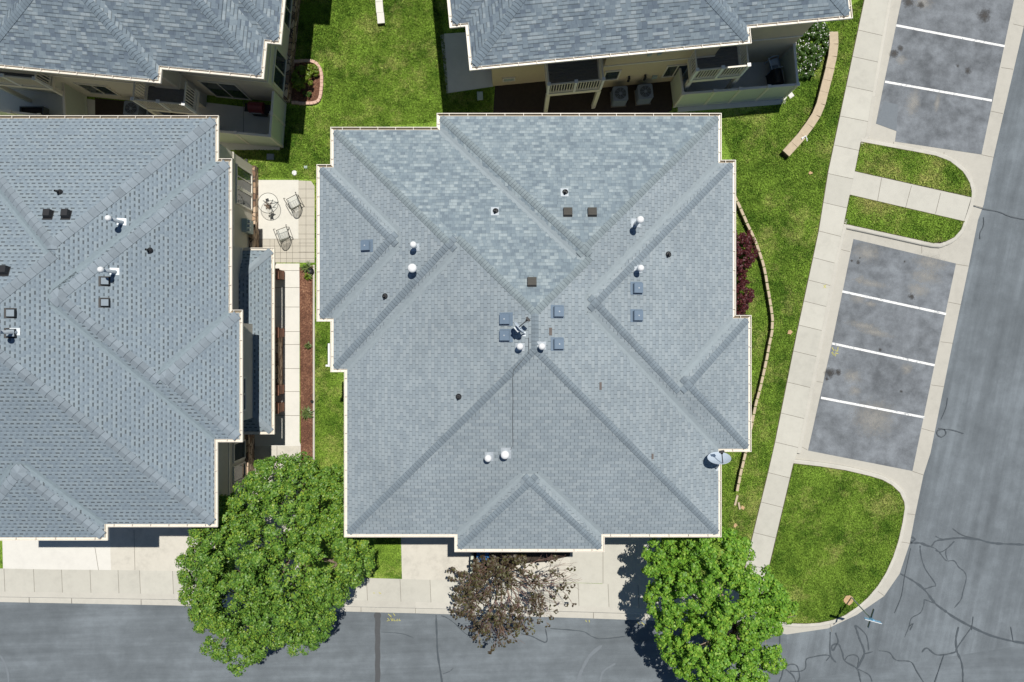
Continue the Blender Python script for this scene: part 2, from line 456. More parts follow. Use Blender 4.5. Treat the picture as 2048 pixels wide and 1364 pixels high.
def stone():
    m, nt, b = nodes_of('ledgestone_veneer'); T = NT(nt); p = T.pos()
    v = T.n('ShaderNodeTexVoronoi'); v.inputs['Scale'].default_value = 3.2
    mp = T.n('ShaderNodeMapping'); mp.inputs['Scale'].default_value = (1, 1, 2.4); T.link(p, mp.inputs['Vector']); T.link(mp.outputs[0], v.inputs['Vector'])
    e = T.n('ShaderNodeTexVoronoi', feature='DISTANCE_TO_EDGE'); e.inputs['Scale'].default_value = 3.2; T.link(mp.outputs[0], e.inputs['Vector'])
    sep = T.n('ShaderNodeSeparateColor'); T.link(v.outputs['Color'], sep.inputs[0])
    c = T.ramp(sep.outputs[0], [(0.1, srgb(122, 96, 78)), (0.5, srgb(172, 146, 120)), (0.9, srgb(204, 182, 158))])
    c = T.mix(T.math('LESS_THAN', e.outputs['Distance'], 0.05), c, srgb(70, 62, 56))
    T.link(c, b.inputs['Base Color']); b.inputs['Roughness'].default_value = 0.9
    T.bump(e.outputs['Distance'], b, 0.6, 0.04)
    return m
M['stone'] = stone()

def leaf(name, cols, rough=0.45, trans=0.25):
    m, nt, b = nodes_of(name); T = NT(nt)
    g = T.n('ShaderNodeNewGeometry')
    n = T.noise(g.outputs['Position'], 0.9, 3, 0.6)
    n2 = T.noise(g.outputs['Position'], 0.35, 2, 0.5)
    f = T.math('ADD', T.math('MULTIPLY', g.outputs['Random Per Island'], 0.55), T.math('ADD', T.math('MULTIPLY', n, 0.25), T.math('MULTIPLY', n2, 0.25)))
    k = len(cols)
    c = T.ramp(f, [(0.12 + 0.78 * i / (k - 1), q) for i, q in enumerate(cols)])
    T.link(c, b.inputs['Base Color']); b.inputs['Roughness'].default_value = rough
    b.inputs['Specular IOR Level'].default_value = 0.4
    tr = T.n('ShaderNodeBsdfTranslucent'); T.link(T.mix(0.5, c, (0.14, 0.28, 0.02, 1), 'MIX'), tr.inputs['Color'])
    mx = T.n('ShaderNodeMixShader'); mx.inputs[0].default_value = trans
    T.link(b.outputs[0], mx.inputs[1]); T.link(tr.outputs[0], mx.inputs[2])
    T.link(mx.outputs[0], nt.nodes['Material Output'].inputs['Surface'])
    return m
M['leaf_big'] = leaf('deep_green_maple_leaf', [(0.030, 0.090, 0.012, 1), (0.090, 0.205, 0.028, 1), (0.165, 0.310, 0.042, 1), (0.33, 0.41, 0.04, 1)], .45, .14)
M['leaf_bright'] = leaf('bright_green_maple_leaf', [(0.062, 0.165, 0.016, 1), (0.140, 0.330, 0.030, 1), (0.240, 0.455, 0.050, 1), (0.44, 0.58, 0.07, 1)], .5, .28)
M['leaf_red'] = leaf('brown_red_leaf', [(0.028, 0.017, 0.010, 1), (0.052, 0.032, 0.017, 1), (0.066, 0.056, 0.021, 1), (0.10, 0.11, 0.03, 1)], 0.5, 0.12)
M['leaf_barberry'] = leaf('maroon_barberry_leaf', [(0.030, 0.006, 0.010, 1), (0.085, 0.014, 0.020, 1), (0.15, 0.030, 0.032, 1)], 0.5, 0.15)
M['leaf_lime'] = leaf('lime_shrub_leaf', [(0.09, 0.15, 0.012, 1), (0.17, 0.25, 0.02, 1), (0.26, 0.34, 0.05, 1)])
M['leaf_cover'] = leaf('ground_cover_leaf', [(0.030, 0.075, 0.012, 1), (0.06, 0.13, 0.02, 1), (0.10, 0.18, 0.04, 1)])
M['leaf_yucca'] = leaf('grey_green_spear_leaf', [(0.07, 0.12, 0.035, 1), (0.14, 0.20, 0.06, 1), (0.26, 0.30, 0.12, 1)])
M['flower'] = plain('white_blossom', srgb(226, 222, 226), 0.7, 0.08, 5)

def stainmat():
    m, nt, b = nodes_of('oil_stain_film'); T = NT(nt)
    uv = T.n('ShaderNodeUVMap').outputs[0]
    l = T.n('ShaderNodeVectorMath', operation='LENGTH'); T.link(uv, l.inputs[0])
    n = T.noise(T.pos(), 3.5, 4, 0.7)
    n2 = T.noise(T.pos(), 14, 3, 0.7)
    a = T.math('MULTIPLY', T.math('SUBTRACT', T.math('ADD', -0.05, T.math('ADD', T.math('MULTIPLY', n, 0.9), T.math('MULTIPLY', n2, 0.5))), l.outputs['Value']), 1.6, clamp=True)
    T.link(T.math('MULTIPLY', a, 0.88), b.inputs['Alpha'])
    b.inputs['Base Color'].default_value = srgb(46, 43, 40); b.inputs['Roughness'].default_value = 0.6
    return m
M['stain'] = stainmat()
def palestain():
    m = stainmat(); m.name = 'pale_scuff_film'
    b = m.node_tree.nodes['Principled BSDF']; b.inputs['Base Color'].default_value = srgb(158, 156, 150)
    for n in m.node_tree.nodes:
        if n.type == 'MATH' and n.operation == 'MULTIPLY' and abs(n.inputs[1].default_value - 0.88) < 1e-4: n.inputs[1].default_value = 0.60
    return m
M['palestain'] = palestain()

# ------------------------------------------------------------------ polygons in plan
def area(p): return 0.5 * sum(p[i][0] * p[(i + 1) % len(p)][1] - p[(i + 1) % len(p)][0] * p[i][1] for i in range(len(p)))
def clip(p, a, b, c):
    """part of convex polygon p where a x + b y + c >= 0"""
    out = []
    n = len(p)
    for i in range(n):
        q, r = p[i], p[(i + 1) % n]
        dq = a * q[0] + b * q[1] + c; dr = a * r[0] + b * r[1] + c
        if dq >= -1e-9: out.append(q)
        if (dq > 1e-9 and dr < -1e-9) or (dq < -1e-9 and dr > 1e-9):
            t = dq / (dq - dr); out.append((q[0] + t * (r[0] - q[0]), q[1] + t * (r[1] - q[1])))
    return out
def offset(poly, d):
    """offset a CCW polygon outward by d"""
    n = len(poly); out = []
    for i in range(n):
        p0, p1, p2 = Vector(poly[i - 1]), Vector(poly[i]), Vector(poly[(i + 1) % n])
        a = (p1 - p0).normalized(); b = (p2 - p1).normalized()
        na = Vector((a.y, -a.x)); nb = Vector((b.y, -b.x))
        k = 1 + na.dot(nb)
        q = p1 + (na + nb) * (d / k) if abs(k) > 1e-3 else p1 + na * d
        out.append((q.x, q.y))
    return out

class Roof:
    """hipped volumes meeting at one pitch; the upper envelope is cut exactly into its flat facets"""
    def __init__(self, comps, pitch, e, T=lambda u, v: (u, v), Ti=lambda x, y: (x, y)):
        self.c = comps; self.p = pitch; self.e = e; self.T = T; self.Ti = Ti
    def planes(self, c):
        x0, x1, y0, y1 = c; p = self.p; e = self.e
        return [(p, 0, e - p * x0), (-p, 0, e + p * x1), (0, p, e - p * y0), (0, -p, e + p * y1)]   # W E S N
    def z_local(self, u, v):
        best = self.e
        for c in self.c:
            if c[0] <= u <= c[1] and c[2] <= v <= c[3]:
                best = max(best, min(a * u + b * v + k for a, b, k in self.planes(c)))
        return best
    def z(self, x, y): return self.z_local(*self.Ti(x, y))
    def normal(self, x, y):
        h = 0.02
        return Vector((self.z(x - h, y) - self.z(x + h, y), self.z(x, y - h) - self.z(x, y + h), 2 * h)).normalized()
    def facets(self):
        out = []
        for ci, c in enumerate(self.c):
            pl = self.planes(c)
            rect = [(c[0], c[2]), (c[1], c[2]), (c[1], c[3]), (c[0], c[3])]
            for i in range(4):
                f = rect
                for j in range(4):
                    if j != i and len(f) > 2: f = clip(f, pl[j][0] - pl[i][0], pl[j][1] - pl[i][1], pl[j][2] - pl[i][2])
                pieces = [f] if len(f) > 2 else []
                for k, d in enumerate(self.c):
                    if k == ci: continue
                    hs = [(1, 0, -d[0]), (-1, 0, d[1]), (0, 1, -d[2]), (0, -1, d[3])]; dead = False
                    for q in self.planes(d):
                        a, b, cc = q[0] - pl[i][0], q[1] - pl[i][1], q[2] - pl[i][2]
                        if abs(a) < 1e-9 and abs(b) < 1e-9:
                            if cc < -1e-7 or (abs(cc) <= 1e-7 and k > ci): dead = True
                        else: hs.append((a, b, cc))
                    if dead: continue
                    new = []
                    for pc in pieces:
                        cur = pc
                        for (a, b, cc) in hs:
                            o = clip(cur, -a, -b, -cc)
                            if len(o) > 2 and abs(area(o)) > 1e-5: new.append(o)
                            cur = clip(cur, a, b, cc)
                            if len(cur) < 3: break
                    pieces = new
                for pc in pieces: out.append((ci, i, pc, pl[i]))
        return out
    def ridges(self):
        out = []
        for ci, c in enumerate(self.c):
            x0, x1, y0, y1 = c; w = min(x1 - x0, y1 - y0) / 2
            segs = []
            if x1 - x0 <= y1 - y0:
                a = (x0 + w, y0 + w); b = (x0 + w, y1 - w)
                segs = [('SW', (x0, y0), a), ('SE', (x1, y0), a), ('NW', (x0, y1), b), ('NE', (x1, y1), b), ('R', a, b)]
            else:
                a = (x0 + w, y0 + w); b = (x1 - w, y0 + w)
                segs = [('SW', (x0, y0), a), ('NW', (x0, y1), a), ('SE', (x1, y0), b), ('NE', (x1, y1), b), ('R', a, b)]
            for nm, p, q in segs:
                L = math.hypot(q[0] - p[0], q[1] - p[1])
                if L < 0.1: continue
                n = max(8, int(L / 0.03)); run = []
                for t in range(n + 1):
                    f = t / n; u = p[0] + f * (q[0] - p[0]); v = p[1] + f * (q[1] - p[1])
                    z = min(a * u + b * v + k for a, b, k in self.planes(c))
                    h = 0.15; nx, ny = -(q[1] - p[1]) / L * h, (q[0] - p[0]) / L * h
                    crease = self.z_local(u + nx, v + ny) + self.z_local(u - nx, v - ny) - 2 * z
                    if z >= self.z_local(u, v) - 0.006 and (crease < -0.03 or t in (0, n)): run.append((u, v))
                    else:
                        if len(run) > 6: out.append((ci, nm, run[0], run[-1]))
                        run = []
                if len(run) > 6: out.append((ci, nm, run[0], run[-1]))
        return out
    def mesh(self, matfn, valley=None, vw=0.14):
        mb = MB()
        if valley is not None:
            for ci, i, pc, pl in self.facets():
                if area(pc) < 0: pc = pc[::-1]
                for p, q in zip(pc, pc[1:] + pc[:1]):
                    dx, dy = q[0] - p[0], q[1] - p[1]; L = math.hypot(dx, dy)
                    if L < 0.3 or not (dx > 1e-6 or (abs(dx) <= 1e-6 and dy > 0)): continue
                    nx, ny = -dy / L, dx / L; h = 0.1; n = max(3, int(L / 0.12))
                    zz = lambda u, v: self.z_local(u, v) + 0.006
                    for t in range(n):
                        a0 = (p[0] + dx * t / n, p[1] + dy * t / n); a1 = (p[0] + dx * (t + 1) / n, p[1] + dy * (t + 1) / n)
                        mx, my = (a0[0] + a1[0]) / 2, (a0[1] + a1[1]) / 2
                        if self.z_local(mx + nx * h, my + ny * h) + self.z_local(mx - nx * h, my - ny * h) - 2 * self.z_local(mx, my) < 0.02 or min(self.z_local(mx + nx * h, my + ny * h), self.z_local(mx - nx * h, my - ny * h)) < self.e + 0.012: continue
                        for sgn in (-1, 1):
                            w = vw * (0.8 + 0.4 * ((t * 7) % 5) / 4)
                            r = [a0, a1, (a1[0] + nx * w * sgn, a1[1] + ny * w * sgn), (a0[0] + nx * w * sgn, a0[1] + ny * w * sgn)]
                            mb.poly([(*self.T(*c), zz(*c)) for c in r], valley, [(0, 0)] * 4)
        for ci, i, pc, pl in self.facets():
            a, b, k = pl
            s = math.sqrt(1 + a * a + b * b)
            uv = []
            for (u, v) in pc:
                if i == 0: uv.append((-v, (u) * s))
                elif i == 1: uv.append((v, -u * s))
                elif i == 2: uv.append((u, v * s))
                else: uv.append((-u, -v * s))
            uv = [(q[0] + 100 + 0.37 * i + ci * 1.71, q[1] + 100 - k * 0.0) for q in uv]
            mb.poly([(*self.T(u, v), a * u + b * v + k) for u, v in pc], matfn(ci, i), uv)
        return mb
    def caps(self, matfn, w=0.165, step=0.142, line=1):
        mb = MB()
        for ci, nm, p, q in self.ridges():
            L = math.hypot(q[0] - p[0], q[1] - p[1]); n = max(1, int(L / step))
            d = ((q[0] - p[0]) / L, (q[1] - p[1]) / L); nn = (-d[1], d[0])
            m = matfn(ci, nm)
            for k in range(n):
                t0 = k * L / n; t1 = min(L, (k + 1) * L / n + 0.02)
                row = []
                for t, lift in ((t0, 0.024), (t1, 0.014)):
                    u = p[0] + d[0] * t; v = p[1] + d[1] * t
                    zc = self.z_local(u, v)
                    for sgn in (-1, 0, 1):
                        uu = u + nn[0] * w * sgn; vv = v + nn[1] * w * sgn
                        z = zc + 0.012 if sgn == 0 else min(self.z_local(uu, vv), zc)
                        row.append((*self.T(uu, vv), z + lift))
                i = len(mb.v); mb.v.extend(row)
                for q in ((i + 3, i + 4, i + 1, i), (i + 4, i + 5, i + 2, i + 1)): mb.f.append(list(q)); mb.m.append(m); mb.uv.append(None)
                # dark strip painting the shadow line at the overlapping shingle's butt edge
                f = 0.016 / max(1e-6, t1 - t0)
                A, B, C = [Vector(r) for r in row[:3]]; D, E, F = [Vector(r) for r in row[3:]]; up = Vector((0, 0, 0.002))
                mb.poly([A + up, B + up, B + (E - B) * f + up, A + (D - A) * f + up], line); mb.poly([B + up, C + up, C + (F - C) * f + up, B + (E - B) * f + up], line)
        return mb

def gutters(house, outline, e, fasc_mat='trim'):
    """fascia + U-shaped gutter with hangers around the eave"""
    if area(outline) < 0: outline = outline[::-1]
    fb = MB(); fb.prism(offset(outline, 0.012), e - 0.20, e - 0.006)
    fb.build('fascia', M['trim'], house)
    g = MB()
    o0 = offset(outline, 0.016); o1 = offset(outline, 0.112); o2 = offset(outline, 0.140)
    n = len(outline)
    zt = e - 0.012; zb = e - 0.11; zi = e - 0.085
    for i in range(n):
        j = (i + 1) % n
        P = lambda o, k, z: (o[k][0], o[k][1], z)
        g.poly([P(o2, i, zb), P(o2, j, zb), P(o2, j, zt), P(o2, i, zt)], 0)
        g.poly([P(o1, i, zt), P(o2, i, zt), P(o2, j, zt), P(o1, j, zt)], 0)
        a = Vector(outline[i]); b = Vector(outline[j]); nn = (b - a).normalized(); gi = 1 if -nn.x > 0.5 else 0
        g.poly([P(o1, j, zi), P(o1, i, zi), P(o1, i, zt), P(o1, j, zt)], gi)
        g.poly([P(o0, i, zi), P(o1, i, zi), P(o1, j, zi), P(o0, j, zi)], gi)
        g.poly([P(o0, i, zb), P(o0, j, zb), P(o2, j, zb), P(o2, i, zb)], 0)
        a = Vector(outline[i]); b = Vector(outline[j]); L = (b - a).length
        d = (b - a).normalized(); nn = Vector((d.y, -d.x))
        k = max(1, int(L / 0.75))
        for t in range(1, k + 1):
            c = a + d * (L * (t - 0.5) / k)
            c0 = c + nn * 0.0; c1 = c + nn * 0.125
            g.beam((c0.x, c0.y, zt + 0.012), (c1.x, c1.y, zt + 0.012), 0.022, 0.02, 0)
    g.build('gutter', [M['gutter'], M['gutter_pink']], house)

def wall_of(house, foot, z0, z1, mat, band=None):
    mb = MB(); mb.prism(foot, z0, z1)
    if band:
        ft = foot if area(foot) > 0 else foot[::-1]
        for zb in band: mb.prism(offset(ft, 0.03), zb, zb + 0.12, 1)
    return mb.build('wall', [mat, M['trim']], house)

def window(house, a, b, z0, z1, out, panes=2, name='window', horizontal=True, glass='glass', frame='trim'):
    """framed window on a wall between plan points a and b, out = outward unit vector"""
    a = Vector((a[0], a[1], 0)); b = Vector((b[0], b[1], 0)); d = (b - a).normalized(); L = (b - a).length
    o = Vector((out[0], out[1], 0))
    def T(u, w, z):
        q = a + d * u + o * w; return (q.x, q.y, z)
    f = MB(); t = 0.07
    f.box(-t, L + t, 0.0, 0.06, z0 - t, z0, T=T); f.box(-t, L + t, 0.0, 0.06, z1, z1 + t, T=T)
    f.box(-t, 0, 0.0, 0.06, z0, z1, T=T); f.box(L, L + t, 0.0, 0.06, z0, z1, T=T)
    for k in range(1, panes):
        if horizontal: f.box(L * k / panes - 0.025, L * k / panes + 0.025, 0.004, 0.05, z0, z1, T=T)
        else: f.box(0, L, 0.004, 0.05, z0 + (z1 - z0) * k / panes - 0.025, z0 + (z1 - z0) * k / panes + 0.025, T=T)
    w = f.build(name, M[frame], house)
    g = MB(); g.box(0, L, 0.003, 0.018, z0, z1, T=T)
    g.build('pane', M[glass], w)
    return w

# reusable roof fittings, built once at the origin and shared
def m_boxvent(top):
    mb = MB()
    mb.box(-0.26, 0.26, -0.24, 0.30, 0.0, 0.015, 0)
    c0 = [(-0.17, -0.17), (0.17, -0.17), (0.17, 0.17), (-0.17, 0.17)]
    mb.prism(c0, 0.015, 0.11, 1)
    a = [(-0.21, -0.21, 0.10), (0.21, -0.21, 0.10), (0.21, 0.21, 0.10), (-0.21, 0.21, 0.10)]
    b = [(-0.19, -0.19, 0.165), (0.19, -0.19, 0.165), (0.19, 0.19, 0.165), (-0.19, 0.19, 0.165)]
    for i in range(4):
        j = (i + 1) % 4; mb.poly([a[i], a[j], b[j], b[i]], 0)
    mb.poly(b, 0); mb.poly(a[::-1], 1)
    mb.lathe(0.0, 0.0, [(0.035, 0.166), (0.03, 0.180)], 8, 2)
    return mb.mesh('roof_vent', [M[top], M['black'], M['zinc']])
ME_BOX = m_boxvent('vent_grey')
def m_darkvent():
    mb = MB()
    mb.box(-0.18, 0.18, -0.18, 0.20, 0.0, 0.012, 1)
    a = [(-0.18, -0.18), (0.18, -0.18), (0.18, 0.18), (-0.18, 0.18)]
    mb.prism(a, 0.012, 0.10, 1); mb.prism(offset(a, -0.012), 0.10, 0.125, 0)
    for k in range(5): mb.box(-0.15, 0.15, -0.15 + k * 0.065, -0.12 + k * 0.065, 0.125, 0.133, 0)
    return mb.mesh('roof_vent', [M['vent_dark'], M['black']])
ME_DARK = m_darkvent()
def m_slant(top, side):
    mb = MB()
    mb.box(-0.20, 0.20, -0.18, 0.24, 0.0, 0.012, 1)
    a = [(-0.17, -0.17, 0.012), (0.17, -0.17, 0.012), (0.17, 0.17, 0.012), (-0.17, 0.17, 0.012)]
    b = [(-0.13, -0.15, 0.20), (0.13, -0.15, 0.20), (0.13, 0.12, 0.16), (-0.13, 0.12, 0.16)]
    for i in range(4):
        j = (i + 1) % 4; mb.poly([a[i], a[j], b[j], b[i]], 1)
    mb.poly(b, 0)
    return mb.mesh('roof_vent', [M[top], M[side]])
ME_SLANTB = m_slant('black', 'black'); ME_SLANTW = m_slant('cap_west', 'black')
def m_boot():
    mb = MB()
    mb.lathe(0, 0, [(0.13, 0.0), (0.12, 0.03), (0.075, 0.10)], 12, 0)
    mb.lathe(0, 0, [(0.045, 0.05), (0.045, 0.32), (0.036, 0.325), (0.036, 0.26)], 12, 0)
    return mb.mesh('vent_pipe', [M['black']], smooth=False)
ME_BOOT = m_boot()
def m_flash():
    mb = MB(); mb.box(-0.13, 0.19, -0.18, 0.20, 0.0, 0.014); return mb.mesh('flashing', [M['zinc']])
ME_FLASH = m_flash()
def m_flue(h):
    p = MB()
    p.lathe(0, 0, [(0.095, -0.05), (0.085, 0.10), (0.078, 0.11), (0.078, h - 0.06)], 14, 0)
    c = MB()
    c.lathe(0, 0, [(0.085, h - 0.07), (0.135, h - 0.03), (0.137, h + 0.02), (0.11, h + 0.085), (0.06, h + 0.115), (0.015, h + 0.125)], 16, 0)
    return p.mesh('flue_pipe', [M['zinc']], smooth=True), c.mesh('rain_cap', [M['white']], smooth=True)
ME_FLUE = m_flue(0.55); ME_FLUE_T = m_flue(0.95); ME_FLUE_S = m_flue(0.38)

def on_roof(roof, px, py, h=0.0):
    z = roof.e + 1
    for _ in range(12):
        x, y = W(px, py, z); z = roof.z(x, y) + h
    return x, y, z - h
def tilt(n):
    return n.to_track_quat('Z', 'Y').to_euler()
def face_down(n):
    """tilt to the roof plane with local -Y pointing down the slope"""
    dn = Vector((n.x, n.y, 0))
    if dn.length < 1e-4: return tilt(n)
    y = -(dn - n * dn.dot(n)).normalized(); x = y.cross(n)
    return Matrix((x, y, n)).transposed().to_euler()
def vent(house, roof, me, px, py, sc_=1.0, flat=False):
    x, y, z = on_roof(roof, px, py, 0.12)
    n = roof.normal(x, y)
    r = face_down(n) if not flat else tilt(n)
    return put('roof_vent', me, house, (x, y, z), r, (sc_, sc_, sc_))
def boot(house, roof, px, py, flash=False):
    x, y, z = on_roof(roof, px, py, 0.15)
    o = put('vent_pipe', ME_BOOT, house, (x, y, z))
    if flash:
        f = bpy.data.objects.new('flashing', ME_FLASH); COL.objects.link(f); f.parent = o
        f.rotation_euler = face_down(roof.normal(x, y)); f.location = (0, 0, 0.006)
    return o
def flue(house, roof, px, py, me, h, flash=True, s=1.0):
    x, y, z = on_roof(roof, px, py, h)
    o = put('flue_pipe', me[0], house, (x, y, z)); o.scale = (s, s, 1)
    c = bpy.data.objects.new('rain_cap', me[1]); COL.objects.link(c); c.parent = o
    if flash:
        f = bpy.data.objects.new('flashing', ME_FLASH); COL.objects.link(f); f.parent = o
        f.rotation_euler = face_down(roof.normal(x, y)); f.location = (0, 0, 0.008)
    return o

GZ = 0.12          # lawn and pavement level above the carriageway
EAVE = 6.0
PITCH = 0.35

# ------------------------------------------------------------------ ground, roads, pavements
def P2(pts, z): return [W(x, y, z) for x, y in pts]
g = MB(); g.poly([(-900, -900, -0.06), (900, -900, -0.06), (900, 900, -0.06), (-900, 900, -0.06)])
struct(g, 'ground', M['soil'])
g = MB(); g.poly([(-120, -60, 0), (120, -60, 0), (120, -14.6, 0), (-120, -11.2, 0)])
g.poly([(-120, -11.2, 0), (120, -14.6, 0), (120, -10.5, 0), (-120, -10.5, 0)])
struct(g, 'street', M['asphalt'])
g = MB()
road_edge = [Z9(660, 1085), Z9(900, 1050), Z9(1070, 970), Z9(1230, 860), Z9(1320, 730), Z9(1380, 550), Z9(1410, 390), Z9(1460, 150), (1861, 906), Z6(1630, 720), Z6(1725, 270), (1956, 440), (1967, 410), (1987, 314), (2006, 232), (2048, 51), (2140, -380), (2260, -900)]
right = [(-0.0, 0)]
pts = P2(road_edge, 0.004) + [(120, 45), (120, -13.0), (30.0, -15.0), (14.0, -17.5)]
g.poly([(x, y, 0.004) for x, y in pts])
struct(g, 'side_street', M['asphalt_side'])

# lawn block carrying the houses
L_edge = [(1729 + 160, -730), (1729, 0), (1657, 342), (1637, 466), (1594, 666), (1546, 906), (1498, 1103), (1480, 1180)]
lawn = [W(*p, GZ) for p in L_edge] + [W(1480, 1200, GZ), W(1299, 1190, GZ), W(700, 1180, GZ), W(0, 1165, GZ), (-60, W(0, 1160, GZ)[1]), (-60, 45), W(1889, -730, GZ)]
g = MB(); g.prism(lawn, -0.05, GZ - 0.006); struct(g, 'lawn', M['lawn'])

def slab(name, pts, z1, mat, z0=-0.05, joints=(), jw=0.022, jm='joint', panels=False):
    mb = MB(); w = P2(pts, z1); mb.prism(w, z0, z1)
    if panels:
        for (a, b), (c, d) in zip(joints, joints[1:]): mb.poly([(*W(*q, z1), z1 + 0.002) for q in (a, c, d, b)])
    for a, b in joints:
        A = Vector(W(*a, z1)); B = Vector(W(*b, z1)); d = (B - A).normalized(); n = Vector((-d.y, d.x)) * (jw / 2)
        mb.poly([(*(A - n), z1 + 0.004), (*(B - n), z1 + 0.004), (*(B + n), z1 + 0.004), (*(A + n), z1 + 0.004)], 1)
        mb_dir = mb.v[-4:]
    return struct(mb, name, [M[mat], M[jm]])
def lerp(a, b, t): return (a[0] + (b[0] - a[0]) * t, a[1] + (b[1] - a[1]) * t)
def along(poly, y):
    for a, b in zip(poly, poly[1:]):
        if min(a[1], b[1]) <= y <= max(a[1], b[1]): return (lerp(a, b, (y - a[1]) / (b[1] - a[1])))
    return poly[-1]

SL = [(1889, -730), (1729, 0), (1657, 342), (1637, 466), (1594, 666), (1546, 906), (1498, 1103), (1480, 1180)]
SR = [(1937, -730), (1777, 0), (1744, 191), (1731, 273), (1722, 284), (1710, 342), (1700, 390), (1688, 447), (1669, 525), (1645, 652), (1621, 771), (1594, 906), (1587, 927), (1532, 1161), (1526, 1190)]
jy = [60, 113, 172, 232, 290, 347, 405, 462, 515, 560, 602, 650, 702, 764, 826, 884, 945, 1004, 1065, 1128]
jo = []
for y in jy: 
    a = along(SL, y); b = along(SR, y + 11); jo.append((a, b))
slab('pavement', SL + [(1500, 1240)] + SR[::-1], GZ, 'walk', joints=jo, panels=True)
# concrete tray that holds kerbs, gutter pans and ribbons of the parking bays
tray = [(1937, -730), (1777, 0), (1744, 191), (1731, 273), (1722, 284), (1710, 342), (1700, 390), (1688, 447), (1669, 525), (1645, 652), (1621, 771), (1594, 906), (1587, 927), (1532, 1161), (1520, 1230), (1540, 1262)] + road_edge[:-1]
mb = MB(); mb.poly([(*W(x, y, 0.012), 0.012) for x, y in tray][::-1])
def jl(a, b, z, w=0.02):
    A = Vector(W(*a, z)); B = Vector(W(*b, z)); d = (B - A).normalized(); n = Vector((-d.y, d.x)) * (w / 2)
    mb.poly([(*(A - n), z), (*(A + n), z), (*(B + n), z), (*(B - n), z)][::-1], 1)
for a, b in ((Z3(1985, 140), Z3(2048, 155)), (Z3(1915, 395), Z3(1985, 405)), (Z3(1855, 650), Z3(1925, 665)), (Z3(1800, 905), Z3(1870, 920)), (Z3(1730, 1195), Z3(1808, 1215)),
             (Z6(1650, 258), Z6(1725, 270)), (Z6(1605, 480), Z6(1680, 495)), (Z6(1560, 712), Z6(1635, 722)), (Z6(1505, 965), Z6(1580, 975)), (Z6(1450, 1220), Z6(1525, 1240)), (Z9(1395, 130), Z9(1460, 152)),
             (Z9(1340, 375), Z9(1412, 385)), (Z9(1310, 540), Z9(1380, 552)), (Z9(1175, 820), Z9(1235, 862)), (Z9(905, 1000), Z9(925, 1070)), (Z6(1450, 150), Z6(1450, 195)), (Z6(965, 170), Z6(1030, 185)), (Z6(835, 945), Z6(870, 950)), (Z6(715, 1310), Z6(780, 1345)), (Z3(1285, 830), Z3(1285, 865)), (Z3(1580, 890), Z3(1580, 935))):
    jl(a, b, 0.016)
struct(mb, 'gutter_pan', [M['gutter_pan'], M['joint']])

# asphalt bays
bay1 = [(1870, -330), (1803, 0), (1768, 167), (1752, 247), (1793, 262), (1790, 283), (1963, 309), (1997, 147), (2028, 0), (2095, -330)]
bay2 = [(1707, 478), (1912, 527), (1869, 730), (1825, 942), (1616, 901), (1664, 686)]
mb = MB()
for b_ in (bay1, bay2): mb.poly([(*W(x, y, 0.018), 0.018) for x, y in b_][::-1])
struct(mb, 'parking_bay', M['asphalt_bay'])
mb = MB(); q = [(1752, 247), (1768, 203), (1796, 209), (1793, 262)]
mb.poly([(*W(x, y, 0.022), 0.022) for x, y in q][::-1]); struct(mb, 'asphalt_patch', M['scuff'])

def ribbon(mb, pts, w, z, m=0, wob=0.0, rnd=None, taper=False):
    P = [Vector(p) for p in pts]; L = []; Rr = []
    n = len(P)
    for i, p in enumerate(P):
        d = (P[min(i + 1, n - 1)] - P[max(i - 1, 0)])
        if d.length < 1e-6: d = Vector((1, 0))
        d.normalize(); nn = Vector((-d.y, d.x))
        ww = w * (1 + (rnd.uniform(-wob, wob) if rnd else 0))
        if taper and (i == n - 1): ww *= 0.3
        L.append(p + nn * ww / 2); Rr.append(p - nn * ww / 2)
    for i in range(n - 1):
        mb.poly([(*Rr[i], z), (*Rr[i + 1], z), (*L[i + 1], z), (*L[i], z)], m)
def smooth_path(pts, n=5):
    out = []
    P = [Vector(p) for p in pts]
    for i in range(len(P) - 1):
        p0 = P[max(i - 1, 0)]; p1 = P[i]; p2 = P[i + 1]; p3 = P[min(i + 2, len(P) - 1)]
        for k in range(n):
            t = k / n
            out.append(0.5 * ((2 * p1) + (p2 - p0) * t + (2 * p0 - 5 * p1 + 4 * p2 - p3) * t * t + (3 * p1 - p0 - 3 * p2 + p3) * t ** 3))
    out.append(P[-1]); return out

mb = MB()
for a, b in ((Z3(1300, 148), Z3(1935, 270)), (Z3(1235, 478), Z3(1860, 588)), (Z6(985, 418), Z6(1592, 550)), (Z6(925, 722), Z6(1525, 850)), (Z6(860, 1040), Z6(1465, 1155)), (Z3(1360, -190), Z3(1990, -70))):
    ribbon(mb, [W(*lerp(a, b, t / 6), 0.022) for t in range(7)], 0.115, 0.022)
struct(mb, 'parking_line', M['line_white'])

# lawn islands, walk between them, and the raised kerbs round them
isl1 = [(1722, 284), (1826, 303), (1872, 312), (1900, 323), (1925, 343), (1939, 366), (1943, 394), (1826, 368), (1710, 342)]
isl2 = [(1700, 390), (1928, 443), (1922, 458), (1908, 474), (1890, 483), (1867, 486), (1780, 467), (1688, 447)]
isl3 = [Z9(700, 85), Z9(850, 102), Z9(1000, 125), Z9(1150, 160), Z9(1220, 182), Z9(1275, 213), Z9(1320, 255), Z9(1345, 310), Z9(1348, 345), Z9(1335, 430), Z9(1310, 540), Z9(1280, 630), Z9(1240, 720), Z9(1190, 800), Z9(1130, 870), Z9(1070, 922), Z9(1000, 970), Z9(930, 998), Z9(850, 1015), Z9(770, 1020), Z9(690, 1018), Z9(620, 1005), (1526, 1190), (1532, 1161)]
for p_ in (isl1, isl2):
    mb = MB(); mb.prism(P2(p_, GZ), 0.0, GZ); struct(mb, 'lawn_island', M['lawn_dry'])
